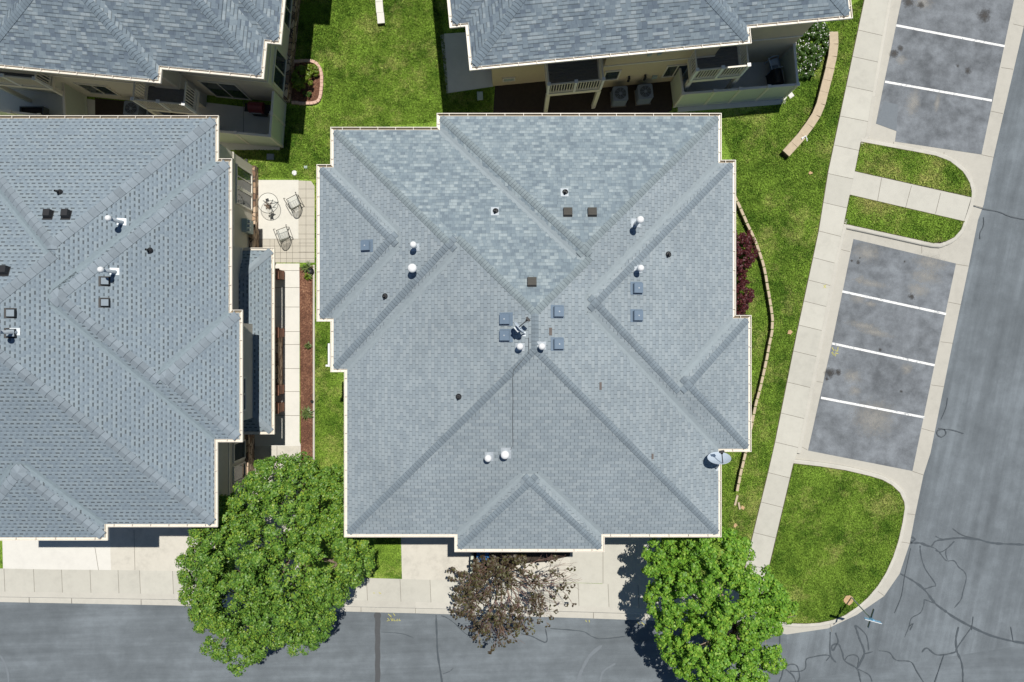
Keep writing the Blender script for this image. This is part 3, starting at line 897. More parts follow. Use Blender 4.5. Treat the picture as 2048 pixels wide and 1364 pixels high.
mb = MB(); mb.prism(P2(isl3, GZ), 0.0, GZ); struct(mb, 'lawn_island', M['lawn'])
slab('cross_walk', [(1710, 342), (1943, 394), (1928, 443), (1700, 390)], GZ + 0.004, 'walk', 0.0,
     joints=((Z3(1215, 1040), Z3(1190, 1180)), (Z3(1390, 1085), Z3(1355, 1215)), (Z3(1560, 1130), Z3(1530, 1250))))
def kerb(pts, w, side=1, z=GZ + 0.01, smooth=True, name='kerb'):
    """raised kerb outside a path, with a rounded top edge"""
    P = [Vector(W(*p, GZ)) for p in pts]
    if smooth: P = smooth_path(P, 3)
    mb = MB(); n = len(P); prof = [(0.0, z), (w * 0.72, z), (w * 0.93, z - 0.02), (w, z - 0.05), (w + 0.02, 0.0)]
    rows = []
    for i, p in enumerate(P):
        d = (P[min(i + 1, n - 1)] - P[max(i - 1, 0)]).normalized(); nn = Vector((-d.y, d.x)) * side
        rows.append([(*(p + nn * o), zz) for o, zz in prof])
    for a, b in zip(rows, rows[1:]):
        for k in range(len(prof) - 1):
            f = [a[k], b[k], b[k + 1], a[k + 1]]
            mb.poly(f if side < 0 else f[::-1])
    for r in (rows[0], rows[-1]): mb.poly([(r[0][0], r[0][1], 0.0)] + r)
    return mb
K = [kerb([(1722, 284), (1826, 303), (1872, 312), (1900, 323), (1925, 343), (1939, 366), (1943, 394), (1928, 443), (1922, 458), (1908, 474), (1890, 483), (1867, 486), (1780, 467), (1688, 447)], 0.22, 1),
     kerb([(1937, -730), (1777, 0), (1744, 191), (1731, 273), (1721, 287)], 0.20, 1, z=GZ + 0.006, smooth=False),
     kerb([(1690, 438), (1669, 525), (1645, 652), (1621, 771), (1594, 906)], 0.20, 1, z=GZ + 0.006, smooth=False),
     kerb(isl3[:22], 0.22, 1)]
mb = MB()
for k_ in K:
    i0 = len(mb.v); mb.v += k_.v; mb.f += [[i0 + q for q in f] for f in k_.f]; mb.m += k_.m; mb.uv += k_.uv
struct(mb, 'kerb', M['kerb'])

# bottom pavement and its gutter
top = [(-300, 1134), (0, 1137), (345, 1140), (733, 1156), (804, 1158), (1156, 1166), (1299, 1171), (1500, 1180)]
bot = [(-300, 1179), (0, 1183), (345, 1188), (701, 1200), (831, 1204), (1156, 1212), (1299, 1217), (1505, 1232)]
mid = [(-300, 1190), (0, 1193.6), (345, 1199), (722, 1214), (1187, 1224), (1299, 1228), (1515, 1250)]
edge = [(-300, 1200), (0, 1204), (355, 1211), (722, 1224), (957, 1229.5), (1190, 1237), (1299, 1241), (1540, 1266), Z9(660, 1085)]
def yat(l, x):
    for a, b in zip(l, l[1:]):
        if a[0] <= x <= b[0]: return lerp(a, b, (x - a[0]) / (b[0] - a[0]))
    return l[-1]
jx = [8, 67, 123, 180, 236, 279, 345, 400, 460, 520, 580, 640, 733, 800, 860, 920, 980, 1040, 1098, 1156, 1216, 1276, 1340, 1400]
slab('street_pavement', top + bot[::-1], GZ, 'walk', joints=[(yat(top, x), yat(bot, x + 2)) for x in jx], panels=True)
mb = MB()
a_ = P2(bot, GZ); b_ = [Vector(W(*yat(mid, p[0]), 0.1)) for p in bot]; c_ = [Vector(W(*yat(edge, p[0]), 0.012)) for p in bot]
for i in range(len(bot) - 1):
    A, B, C, D = a_[i], a_[i + 1], b_[i], b_[i + 1]; E, F = c_[i], c_[i + 1]
    mb.poly([(*A, GZ - 0.004), (*C, 0.085), (*D, 0.085), (*B, GZ - 0.004)], 0)
    mb.poly([(*C, 0.085), (*(C + (E - C) * 0.15), 0.03), (*(D + (F - D) * 0.15), 0.03), (*D, 0.085)], 0)
    mb.poly([(*(C + (E - C) * 0.15), 0.03), (*E, 0.012), (*F, 0.012), (*(D + (F - D) * 0.15), 0.03)], 0)
for x in (58, 143, 282, 722, 831, 1020, 1187, 1290):
    A = yat(mid, x); B = yat(edge, x); ribbon(mb, [W(*A, 0.05), W(*B, 0.05)], 0.02, 0.05, 1)
struct(mb, 'rolled_kerb', [M['kerb'], M['joint']])

# driveways
def drive(pts, mat, joints=()):
    return slab('driveway', pts, GZ + 0.006, mat, 0.0, joints)
drive([(2, 966), (98, 966), (104, 1139), (6, 1137)], 'walk_pale')
drive([(98, 966), (216, 966), (222, 1140), (104, 1139)], 'walk_pale', joints=(((190, 1095), (197, 1140)),))
drive([(216, 966), (345, 966), (352, 1142), (222, 1140)], 'drive', joints=(((268, 1060), (270, 1140)),))
drive([(345, 966), (430, 966), (430, 1142), (352, 1142)], 'drive')
drive([(800, 984), (908, 984), (908, 1161), (804, 1158)], 'drive')
drive([(908, 984), (944, 984), (944, 1162), (908, 1161)], 'drive')
drive([(1140, 984), (1205, 984), (1205, 1167), (1140, 1165)], 'walk')
drive([(1205, 984), (1322, 984), (1322, 1172), (1205, 1168)], 'walk', joints=(((1206, 1040), (1206, 1167)),))
slab('planting_bed', [(944, 984), (1140, 984), (1140, 1112), (1090, 1124), (1030, 1128), (985, 1140), (950, 1150), (944, 1150)], GZ + 0.012, 'soil', 0.0)
drive([(944, 1034), (1140, 1034), (1140, 1165), (944, 1162)], 'drive')

# cracks filled with sealant, trench patch, scuffs
rnd = random.Random(11)
CR9 = [([(1390, 515), (1410, 530), (1385, 550), (1440, 550), (1500, 570), (1530, 540), (1580, 530), (1680, 520), (1780, 530), (1850, 548), (1930, 555), (2048, 560), (2200, 575)], .10),
 ([(1500, 570), (1540, 590), (1580, 640), (1600, 655), (1640, 655), (1665, 690), (1700, 720), (1710, 760), (1690, 840), (1680, 880), (1640, 930)], .055),
 ([(1440, 565), (1445, 620), (1470, 700), (1530, 790), (1510, 805), (1465, 820)], .06),
 ([(1325, 730), (1380, 760), (1440, 800), (1480, 840), (1530, 905), (1590, 950), (1640, 985), (1740, 1040), (1850, 1090), (1960, 1120), (2048, 1135), (2200, 1150)], .10),
 ([(1465, 880), (1530, 905)], .06), ([(1465, 880), (1460, 920), (1440, 960), (1390, 990), (1375, 1040), (1350, 1100)], .045),
 ([(1640, 540), (1600, 580), (1560, 603), (1530, 590)], .06), ([(1595, 580), (1590, 610), (1600, 650)], .05), ([(1530, 510), (1560, 525), (1600, 530)], .06),
 ([(1740, 1045), (1700, 1100), (1655, 1165), (1640, 1190), (1540, 1205), (1480, 1165), (1450, 1190)], .07),
 ([(1665, 1040), (1650, 1110), (1655, 1180), (1680, 1240), (1690, 1300), (1690, 1400)], .08),
 ([(915, 1070), (915, 1200), (950, 1250)], .07), ([(915, 1210), (890, 1240)], .05),
 ([(945, 1075), (960, 1130), (925, 1150), (930, 1180), (960, 1140), (985, 1190), (1000, 1240), (1070, 1285), (1090, 1350), (1100, 1400)], .07),
 ([(1060, 1030), (1085, 1110), (1110, 1170), (1110, 1210), (1070, 1285)], .10), ([(1065, 1030), (1125, 1090), (1140, 1180)], .05), ([(1070, 1285), (1140, 1320), (1160, 1363)], .05), ([(1110, 1200), (1165, 1185)], .05),
 ([(620, 1090), (620, 1180), (640, 1270), (700, 1330), (720, 1400)], .06), ([(640, 1285), (680, 1260), (720, 1270), (735, 1330), (725, 1363)], .06), ([(640, 1285), (630, 1330), (615, 1363)], .05),
 ([(680, 1300), (740, 1300), (770, 1280), (775, 1230), (820, 1215), (880, 1205), (915, 1210)], .05), ([(1000, 1235), (1020, 1210), (1060, 1205), (1080, 1225), (1075, 1270)], .05),
 ([(1630, 465), (1680, 500), (1730, 515), (1800, 530)], .05), ([(1200, 1180), (1260, 1190), (1300, 1235), (1385, 1245), (1420, 1300), (1470, 1380)], .05),
 ([(1385, 580), (1350, 740), (1330, 860), (1290, 960)], .035), ([(1970, 1040), (1985, 1130)], .04), ([(1580, 1200), (1550, 1290), (1520, 1380)], .045), ([(1375, 1040), (1400, 1020), (1380, 1060)], .05), ([(1750, 980), (1740, 1060)], .04)]
CR8 = [([(650, 970), (655, 1100), (660, 1200), (685, 1363), (690, 1420)], .085), ([(680, 975), (710, 985), (760, 1020), (830, 1085), (890, 1095), (940, 1090), (965, 1110), (980, 1135), (990, 1110), (975, 1050), (955, 1020)], .05),
 ([(885, 980), (890, 1040), (870, 1090)], .05), ([(900, 1050), (912, 1070), (900, 1090)], .04), ([(1150, 1080), (1210, 1095), (1260, 1120), (1290, 1130), (1300, 1110), (1290, 1050)], .05), ([(1320, 1050), (1500, 1065), (1560, 1095), (1620, 1110), (1760, 1095)], .05),
 ([(330, 1070), (450, 1080), (520, 1105)], .03), ([(690, 1315), (730, 1300), (750, 1280)], .025)]
CR6 = [([(1545, 1220), (1580, 1225), (1590, 1250), (1565, 1270), (1540, 1255), (1545, 1230), (1600, 1225), (1650, 1235), (1695, 1250)], .05), ([(1600, 1040), (1590, 1100), (1560, 1170)], .03)]
CR3 = [([(1735, 1200), (1800, 1220), (1900, 1240), (1960, 1265), (2048, 1285), (2200, 1320)], .05), ([(1810, 1270), (1810, 1320), (1790, 1363), (1790, 1400)], .04)]
mb = MB(); zc = 0.010
for Zf, lst in ((Z9, CR9), (Z8, CR8), (Z6, CR6), (Z3, CR3)):
    for pts, w in lst:
        ribbon(mb, smooth_path([W(*Zf(*p), 0.01) for p in pts], 5), w * .95, zc, 0, 0.45, rnd, True); zc += 0.0006
struct(mb, 'crack_sealant', M['sealant'])
mb = MB(); ribbon(mb, [W(755 + (0.8 if k % 2 else -0.4), 1228 + k * 17, 0.01) for k in range(12)], 0.27, 0.009, 0, 0.05, rnd)
c = W(755, 1231, 0); mb.poly([(c[0] + 0.19 * math.cos(t * .5236), c[1] + 0.19 * math.sin(t * .5236), 0.0075) for t in range(12)])
struct(mb, 'trench_patch', M['seam'])
mb = MB()
for pts, w in (([(1470, 1420), (1480, 1363), (1500, 1300), (1550, 1210), (1620, 1150)], .16), ([(1600, 1400), (1610, 1363), (1630, 1300), (1700, 1255)], .10)):
    ribbon(mb, smooth_path([W(*Z8(*p), 0.01) for p in pts], 6), w, 0.0065, 0, 0.3, rnd, True)
ribbon(mb, [W(-20 + 37 * math.cos(t * .1), 1364 + 62 * math.sin(t * .1), 0.01) for t in range(-15, 12)], 0.09, 0.0065, 0, 0.3, rnd)
struct(mb, 'tyre_scuff', M['scuff'])
mb = MB()
def yellow(pts, z, w=0.03): ribbon(mb, [W(*p, z) for p in pts], w, z)
for q in ([(370, 965), (390, 985), (385, 970)], [(400, 962), (410, 975)], [(366, 990), (378, 1003), (362, 1006)], [(384, 992), (398, 1006)], [(398, 992), (388, 1006)], [(404, 993), (404, 1005), (414, 1005)], [(424, 994), (418, 1005), (428, 1005)], [(436, 994), (432, 1003), (442, 1004)]):
    yellow([Z8(*p) for p in q], 0.0085)
for q in ([(922, 775), (935, 795), (928, 770)], [(925, 745), (935, 765)], [(940, 760), (960, 765), (945, 775)], [(945, 780), (962, 782)], [(960, 742), (958, 762)], [(940, 782), (945, 797)]):
    yellow([Z6(*p) for p in q], 0.0235, 0.035)
for q in ([(280, 842), (292, 843)], [(314, 838), (328, 846), (318, 848)]): yellow([Z8(*p) for p in q], GZ + 0.006)
yellow([Z6(875, 380), Z6(890, 398)], GZ + 0.006); yellow([Z6(890, 378), Z6(876, 398)], GZ + 0.007)
for q in ([(1525, 1000), (1530, 1012)], [(1545, 1000), (1548, 1014)], [(1825, 1010), (1840, 1025)], [(1850, 1012), (1870, 1030)]): yellow([Z8(*p) for p in q], 0.0085)
struct(mb, 'yellow_survey_mark', M['line_yellow'])

def blob(mb, c, r, z, rx=1.0, rot=0.0):
    pts = []; uv = []
    for k in range(18):
        t = 2 * math.pi * k / 18; a = (math.cos(t) * rx, math.sin(t))
        x = a[0] * math.cos(rot) - a[1] * math.sin(rot); y = a[0] * math.sin(rot) + a[1] * math.cos(rot)
        pts.append((c[0] + x * r, c[1] + y * r, z)); uv.append((math.cos(t), math.sin(t)))
    i = 0
    cc = (c[0], c[1], z)
    for k in range(18):
        mb.poly([cc, pts[k], pts[(k + 1) % 18]], 0, [(0, 0), uv[k], uv[(k + 1) % 18]])
mb = MB(); z = 0.0222
for Zf, x, y, r in ((Z3, 1290, 312, 40), (Z3, 1325, 285, 28), (Z3, 1720, 415, 30), (Z3, 1660, 385, 15), (Z3, 1370, 12, 48), (Z3, 1445, 30, 30), (Z3, 1815, 90, 62), (Z6, 1040, 238, 15), (Z6, 1080, 248, 18), (Z6, 1088, 222, 9), (Z6, 915, 895, 48), (Z6, 960, 890, 30), (Z6, 895, 930, 16), (Z6, 1330, 1003, 13), (Z6, 1350, 243, 10), (Z6, 1205, 760, 14), (Z6, 1390, 450, 30)):
    blob(mb, W(*Zf(x, y), z), r * 0.3418 * 0.02563 * 1.15, z); z += 0.0004
struct(mb, 'oil_stain', M['stain'])
mb = MB(); z = 0.0192
for Zf, x, y, r, rx in ((Z3, 1460, 15, 60, 1.3), (Z3, 1330, 350, 40, 1.2), (Z3, 1400, 600, 120, .5), (Z3, 1540, 600, 90, .25), (Z6, 1130, 190, 80, 1.5), (Z6, 1090, 345, 40, .9), (Z6, 1470, 330, 60, 2.2), (Z6, 1430, 410, 60, 1.6), (Z6, 1080, 460, 40, 1.8), (Z6, 1150, 490, 25, 2), (Z6, 1040, 915, 55, 1.6), (Z6, 1060, 1000, 45, 1.2), (Z6, 1360, 870, 50, 1), (Z6, 1110, 620, 35, 4.5), (Z6, 1180, 660, 30, 5), (Z6, 1150, 370, 30, 5), (Z6, 1170, 1160, 160, 1.2), (Z6, 1500, 250, 70, 2)):
    blob(mb, W(*Zf(x, y), z), r * 0.3418 * 0.02563 * 1.2, z, rx, R(-12)); z += 0.0001
struct(mb, 'pale_scuff_patch', M['palestain'])

# ------------------------------------------------------------------ main house
house = thing('townhouse', 'grey hip roofed townhouse block in the middle with two kinds of shingles', 'house', (0.9, 0.3, GZ))
MAIN = [(-7.0, 8.77, -8.2, 8.96), (-3.06, 8.77, -2.28, 9.55), (-7.58, 2.55, -1.18, 8.96), (-8.17, -1.77, 0.97, 7.37), (-2.75, 9.38, -4.57, 7.56), (4.51, 10.04, -4.57, 0.96), (-2.31, 3.80, -8.83, -2.72)]
r_main = Roof(MAIN, PITCH, EAVE)
mb = r_main.mesh(lambda ci, i: 0 if (i == 3 and ci in (0, 1, 2)) or (ci == 1 and i == 0) else 1, 2)
mb.build('roof', [M['shingle_north'], M['shingle_tab'], M['valley']], house)
r_main.caps(lambda ci, nm: 0 if (ci == 1) or (ci == 0 and nm in ('NE', 'NW')) or (ci == 2 and nm in ('NW', 'R')) else 1, 0.14, .142, 2).build('ridge_cap', [M['cap_light'], M['cap_dark'], M['cap_shadow']], house)
out_main = [(-7.0, -8.2), (-2.31, -8.2), (-2.31, -8.83), (3.80, -8.83), (3.80, -8.2), (8.77, -8.2), (8.77, -4.57), (10.04, -4.57), (10.04, 0.96), (9.38, 0.96), (9.38, 7.56), (8.77, 7.56), (8.77, 9.55), (-3.06, 9.55), (-3.06, 8.96), (-7.58, 8.96), (-7.58, 7.37), (-8.17, 7.37), (-8.17, 0.97), (-7.58, 0.97), (-7.58, -1.18), (-7.0, -1.18)]
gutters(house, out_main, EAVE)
wall_of(house, offset(out_main, -0.50), 0.0, EAVE - 0.2, M['stucco'], band=(2.9,))
for x0 in (-6.2, 4.6):
    window(house, (x0 + 0.5, -7.7), (x0 + 2.9, -7.7), 0.15, 2.3, (0, -1), 1, 'garage_door', True, 'garage')
for x0 in (-1.3, 1.2):
    window(house, (x0, -8.33), (x0 + 1.5, -8.33), 3.7, 5.0, (0, -1), 2)
mb = MB()   # downspout beside the west eave jog
mb.beam((-7.90, -1.05, 5.86), (-7.90, -1.05, 0.2), 0.08, 0.11); mb.box(-7.86, -7.78, -1.1, -0.1, 5.76, 5.85)
mb.build('downspout', M['white'], house)
for px, py in ((732, 491), (1011, 638), (1011, 671), (1116, 623), (1116, 688), (1275, 576), (1275, 631)):
    vent(house, r_main, ME_BOX, px, py)
for px, py in ((1136, 424), (1185, 424), (1064, 564)): vent(house, r_main, ME_DARK, px, py)
for px, py in ((991, 421), (1131, 383)): boot(house, r_main, px, py, True)
for px, py in ((769, 592), (917, 794), (1338, 508)): boot(house, r_main, px, py)
flue(house, r_main, 826, 489, ME_FLUE, .6); flue(house, r_main, 824, 536, ME_FLUE, .6, False, 1.35)
flue(house, r_main, 1281, 439, ME_FLUE_T, 1.0, True, 1.1); flue(house, r_main, 1282, 536, ME_FLUE, .6)
flue(house, r_main, 1040, 693, ME_FLUE_S, .42); flue(house, r_main, 1084, 693, ME_FLUE_S, .42)
flue(house, r_main, 976, 917, ME_FLUE_S, .42, True, 1.1); flue(house, r_main, 1010, 910, ME_FLUE_S, .42, True, 1.3)
# slipped brown shingles
for px, py, w, h in ((1101, 663, .12, .30), (1201, 772, .10, .30), (1305, 913, .09, .22)):
    x, y, z = on_roof(r_main, px, py); n = r_main.normal(x, y)
    t = Matrix((Vector((1, 0, -n.x / n.z)).normalized(), n.cross(Vector((1, 0, -n.x / n.z)).normalized()), n)).transposed()
    sl_ = MB(); sl_.box(-w / 2, w / 2, -h / 2, h / 2, 0.004, 0.014, 0, T=lambda a, b, c: tuple(Vector((x, y, z)) + t @ Vector((a, b, c))))
    sl_.build('slipped_shingle', M['stain_shingle'], house)
# coax cable lying on the roof
path = [(1057, 690 - 15), (1058, 705), (1043, 722), (1027, 740), (1025, 760), (1026, 800), (1025, 840), (1026, 890), (1021, 899)]
cb = MB(); cb.tube([(lambda q: (q[0], q[1], q[2] + 0.05))(on_roof(r_main, *p)) for p in path], 0.008, 5)
cb.build('roof_cable', M['dark_metal'], house)

# ------------------------------------------------------------------ west house
house_w = thing('townhouse', 'pale blue grey roofed townhouse block on the left with a lean-to porch', 'house', (-18.5, 0.8, GZ))
WEST = [(-28.4, -12.65, -7.77, 8.95), (-23.87, -12.61, -2.0, 9.45), (-23.8, -12.04, -4.16, 7.62), (-16.93, -11.59, -4.16, 1.19), (-23.2, -17.32, -8.34, -2.46)]
r_west = Roof(WEST, PITCH, EAVE)
r_west.mesh(lambda ci, i: 0, 1, .12).build('roof', [M['shingle_west'], M['valley_w']], house_w)
r_west.caps(lambda ci, nm: 0, 0.20, 0.30).build('ridge_cap', [M['cap_west'], M['cap_shadow']], house_w)
out_west = [(-28.4, -7.77), (-23.2, -7.77), (-23.2, -8.34), (-17.32, -8.34), (-17.32, -7.77), (-12.65, -7.77), (-12.65, -4.16), (-11.59, -4.16), (-11.59, 1.19), (-12.04, 1.19), (-12.04, 7.62), (-12.61, 7.62), (-12.61, 9.45), (-23.87, 9.45), (-23.87, 8.95), (-28.4, 8.95)]
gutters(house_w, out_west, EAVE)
foot_w = [(-28, -7.2), (-23.0, -7.2), (-23.0, -7.75), (-17.8, -7.75), (-17.8, -7.2), (-13.3, -7.2), (-13.3, -3.6), (-12.15, -3.6), (-12.15, 0.8), (-12.72, 0.8), (-12.72, 4.35), (-13.1, 4.35), (-13.1, 8.85), (-28, 8.85)]
wall_of(house_w, foot_w, 0.0, EAVE - 0.2, M['stucco'], band=(2.85,))
# stone veneer at the foot of the east walls
mb = MB()
mb.box(-13.3, -13.14, -7.24, -3.6, GZ, 1.0); mb.build('stone_veneer', M['stone'], house_w)
mb = MB(); mb.box(-13.1, -12.95, 5.6, 8.85, GZ, 0.55); mb.box(-13.1, -12.90, 4.36, 5.62, GZ, 1.05); mb.build('stone_veneer', M['stone'], house_w)
window(house_w, (-13.1, 6.6), (-13.1, 7.25), 0.75, 2.55, (1, 0), 1)
window(house_w, (-13.1, 7.40), (-13.1, 8.35), 0.75, 2.55, (1, 0), 2, horizontal=True)
window(house_w, (-12.15, -3.1), (-12.15, -1.7), 4.0, 5.3, (1, 0), 2)
window(house_w, (-13.3, -5.75), (-13.3, -4.95), 1.1, 2.4, (1, 0), 1)
window(house_w, (-13.3, -6.75), (-13.3, -6.05), 1.1, 2.4, (1, 0), 1)
window(house_w, (-22.2, -7.75), (-19.4, -7.75), 0.15, 2.3, (0, -1), 1, 'garage_door', True, 'garage')
window(house_w, (-17.2, -7.2), (-15.2, -7.2), 0.15, 2.3, (0, -1), 1, 'garage_door', True, 'garage')
mb = MB(); mb.box(-13.1, -12.86, 5.30, 5.95, 1.05, 1.9); mb.build('meter_cabinet', M['utility'], house_w)
mb = MB()
for k in range(3): mb.tube([(-12.86, 5.42 + k * 0.2, 1.72), (-12.76, 5.42 + k * 0.2, 1.72)], 0.075, 10)
mb.build('power_meter', M['zinc'], house_w)
# lean-to porch roof along the east wall
PE = 2.75
px1, pn, ps = -11.38, 4.28, -4.28
zr = PE + 0.35 * 1.34
mb = MB()
sN = math.sqrt(1 + .35 ** 2)
xb = -12.72; xs = -12.15
xa = px1 - 1.34
main_f = [(px1, ps, PE), (px1, pn, PE), (xa, pn - 1.34, zr), (xa, ps + 1.34, zr)]
mb.poly(main_f, 0, [(p[1] + 50, -p[0] * sN + 50) for p in main_f])
nf = [(px1, pn, PE), (xa, pn, PE), (xa, pn - 1.34, zr)]; mb.poly(nf, 0, [(-p[0] + 50, -p[1] * sN + 50) for p in nf])
sf = [(xa, ps, PE), (px1, ps, PE), (xa, ps + 1.34, zr)]; mb.poly(sf, 0, [(p[0] + 50, p[1] * sN + 50) for p in sf])
mb.poly([(xa, pn, PE), (xa, ps, PE), (xa, ps + 1.34, zr), (xa, pn - 1.34, zr)], 0, [(50, 50)] * 4)
mb.poly([(xa, ps, PE), (xa, pn, PE), (px1, pn, PE), (px1, ps, PE)], 0, [(50, 50)] * 4)
porch = mb.build('porch_roof', [M['shingle_west']], house_w)
r_p = Roof([(xa - 1.34, px1, ps, pn)], PITCH, PE)
for a, b in (((px1, pn), (xa, pn - 1.34)), ((px1, ps), (xa, ps + 1.34))):
    n = 6; cp = MB()
    for k in range(n):
        u0 = k / n; u1 = (k + 1) / n + 0.01
        A = Vector((a[0] + (b[0] - a[0]) * u0, a[1] + (b[1] - a[1]) * u0, PE + (zr - PE) * u0 + 0.03)); B = Vector((a[0] + (b[0] - a[0]) * u1, a[1] + (b[1] - a[1]) * u1, PE + (zr - PE) * u1 + 0.018))
        d = (B - A); d.z = 0; d.normalize(); nn = Vector((-d.y, d.x, 0)) * 0.17; dz = Vector((0, 0, -0.035))
        cp.poly([A - nn + dz, A, B, B - nn + dz]); cp.poly([A, A + nn + dz, B + nn + dz, B])
    cp.build('ridge_cap', [M['cap_west']], porch)
# porch gutter as a sub-part
pg = MB()
for a, b in (((px1 + 0.02, ps - 0.1), (px1 + 0.02, pn + 0.1)),):
    pg.box(a[0], a[0] + 0.02, a[1], b[1], PE - 0.2, PE - 0.004); pg.box(a[0] + 0.10, a[0] + 0.135, a[1], b[1], PE - 0.11, PE - 0.004); pg.box(a[0] + 0.02, a[0] + 0.10, a[1], b[1], PE - 0.10, PE - 0.07)
    for k in range(12): pg.box(a[0] + 0.02, a[0] + 0.10, a[1] + 0.4 + k * 0.72, a[1] + 0.43 + k * 0.72, PE - 0.03, PE - 0.008)
pg.box(xa, px1 + 0.155, pn + 0.1, pn + 0.13, PE - 0.11, PE - 0.004); pg.box(xa, px1 + 0.02, pn + 0.02, pn + 0.1, PE - 0.10, PE - 0.07)
pg.box(xa, px1 + 0.155, ps - 0.13, ps - 0.1, PE - 0.11, PE - 0.004); pg.box(xa, px1 + 0.02, ps - 0.1, ps - 0.02, PE - 0.10, PE - 0.07)
pg.build('gutter', M['gutter'], porch)
for y in (3.35, 0.42, -2.45, -3.35):
    mb = MB(); mb.box(-12.02, -11.62, y - 0.22, y + 0.22, GZ, 1.0, 0); mb.box(-12.06, -11.58, y - 0.26, y + 0.26, 1.0, 1.08, 1); mb.box(-11.91, -11.73, y - 0.09, y + 0.09, 1.08, PE - 0.1, 2)
    mb.build('porch_pier', [M['brick'], M['brick'], M['trim']], house_w)
mb = MB(); mb.box(-11.98, -11.70, -2.23, 0.20, GZ, 0.85); mb.build('porch_wall', M['stone'], house_w)
for px, py in ((115, 383), (296, 500)): boot(house_w, r_west, px, py)
for px, py in ((93, 428), (129, 428), (5, 541)): vent(house_w, r_west, ME_SLANTB, px, py)
for px, py in ((207, 562), (207, 605), (18, 626), (18, 666)): vent(house_w, r_west, ME_SLANTW, px, py)
flue(house_w, r_west, 215, 436, ME_FLUE_T, 1.0, True, .9); flue(house_w, r_west, 200, 539, ME_FLUE_T, 1.0, True, .9); flue(house_w, r_west, -8, 664, ME_FLUE_T, 1.0, True, .9)

# ------------------------------------------------------------------ rotated neighbours
def frame(ox, oy, deg):
    c, s = math.cos(R(deg)), math.sin(R(deg))
    return (lambda u, v: (ox + c * u - s * v, oy + s * u + c * v)), (lambda x, y: (c * (x - ox) + s * (y - oy), -s * (x - ox) + c * (y - oy)))
def balcony(house, T, u0, u1, v0, v1, zd=2.62, slant_post=True):
    """deck on posts with a picket railing on three sides: part of its house, pieces are sub-parts"""
    TT = lambda u, v, z: (*T(u, v), z)
    d = MB()
    n = int((v1 - v0) / 0.14)
    for k in range(n): d.box(u0 + 0.04, u1 - 0.04, v0 + 0.03 + k * 0.14, v0 + 0.158 + k * 0.14, zd + 0.12, zd + 0.15, T=TT)
    d.box(u0 + 0.04, u1 - 0.04, v0 + 0.02, v1, zd + 0.02, zd + 0.11, T=TT)
    deck = d.build('balcony', M['deck'], house)
    b = MB(); b.box(u0 - 0.03, u1 + 0.03, v0 - 0.05, v0 + 0.10, zd - 0.14, zd + 0.13, T=TT); b.box(u0 - 0.03, u0 + 0.05, v0 + 0.10, v1, zd - 0.08, zd + 0.13, T=TT); b.box(u1 - 0.05, u1 + 0.03, v0 + 0.10, v1, zd - 0.08, zd + 0.13, T=TT)
    b.build('beam', M['fence_cap'], deck)
    r = MB(); zt = zd + 1.22
    def run(a, bb):
        a = Vector(a); bb = Vector(bb); L = (bb - a).length; dd = (bb - a) / L
        for z, h in ((zt, 0.05), (zd + 0.28, 0.05)):
            r.beam(TT(a.x, a.y, z), TT(bb.x, bb.y, z), 0.07, h)
        k = int(L / 0.125)
        for i in range(1, k):
            q = a + dd * (L * i / k); r.beam(TT(q.x, q.y, zd + 0.30), TT(q.x, q.y, zt - 0.02), 0.035, 0.035)
    run((u0, v0), (u1, v0)); run((u0, v0), (u0, v1)); run((u1, v0), (u1, v1))
    r.build('railing', M['fence_cap'], deck)
    for u in (u0, (u0 + u1) / 2, u1):
        p = MB(); p.box(u - 0.055, u + 0.055, v0 - 0.055, v0 + 0.055, zd + 0.10, zt + 0.07, T=TT); p.box(u - 0.08, u + 0.08, v0 - 0.08, v0 + 0.08, zt + 0.07, zt + 0.11, T=TT)
        p.build('newel_post', M['white'], deck)
    for u in (u0 + 0.03, u1 - 0.03):
        p = MB(); p.box(u - 0.09, u + 0.09, v0 - 0.06, v0 + 0.12, 0.0, zd - 0.14, T=TT); p.build('support_post', M['fence_cap'], deck)
    return deck

# north house
TN, TNi = frame(-1.677, 11.655, 5.5)
house_n = thing('townhouse', 'grey roofed townhouse block at the top right with two picket balconies', 'house', (*TN(7.5, 7.0), GZ))
NOR = [(0, 11.77, 0, 14.0), (-0.67, 11.0, 1.88, 16.0), (5.0, 16.15, 0.65, 14.5)]
r_nor = Roof(NOR, PITCH, EAVE, TN, TNi)
r_nor.mesh(lambda ci, i: 0).build('roof', [M['shingle_old']], house_n)
r_nor.caps(lambda ci, nm: 0, 0.18, 0.15).build('ridge_cap', [M['cap_old'], M['cap_shadow']], house_n)
gutters(house_n, [TN(*p) for p in [(0, 0), (11.77, 0), (11.77, .65), (16.15, .65), (16.15, 14.5), (11.0, 14.5), (11.0, 16.0), (-0.67, 16.0), (-0.67, 1.88), (0, 1.88)]], EAVE)
wall_of(house_n, [TN(*p) for p in [(0.83, 1.29), (6.1, 1.29), (6.1, .68), (11.3, .68), (11.3, 1.22), (15.5, 1.22), (15.5, 14.0), (0.3, 14.0), (0.3, 2.6), (0.83, 2.6)]], 0.0, EAVE - 0.2, M['stucco_tan'], band=(2.85,))
balcony(house_n, TN, 3.35, 5.85, -0.28, 1.27); balcony(house_n, TN, 10.14, 12.5, -0.28, 1.2)
nS = (TN(0, -1)[0] - TN(0, 0)[0], TN(0, -1)[1] - TN(0, 0)[1])
window(house_n, TN(6.3, .68), TN(6.95, .68), 1.25, 2.25, nS, 1)
window(house_n, TN(9.3, .68), TN(10.3, .68), 0.9, 2.2, nS, 2)
window(house_n, TN(3.7, 1.29), TN(5.5, 1.29), 2.85, 4.9, nS, 2, 'patio_door')
window(house_n, TN(1.4, 1.29), TN(1.9, 1.29), 0.75, 1.05, nS, 1, 'vent_hood', True, 'utility')
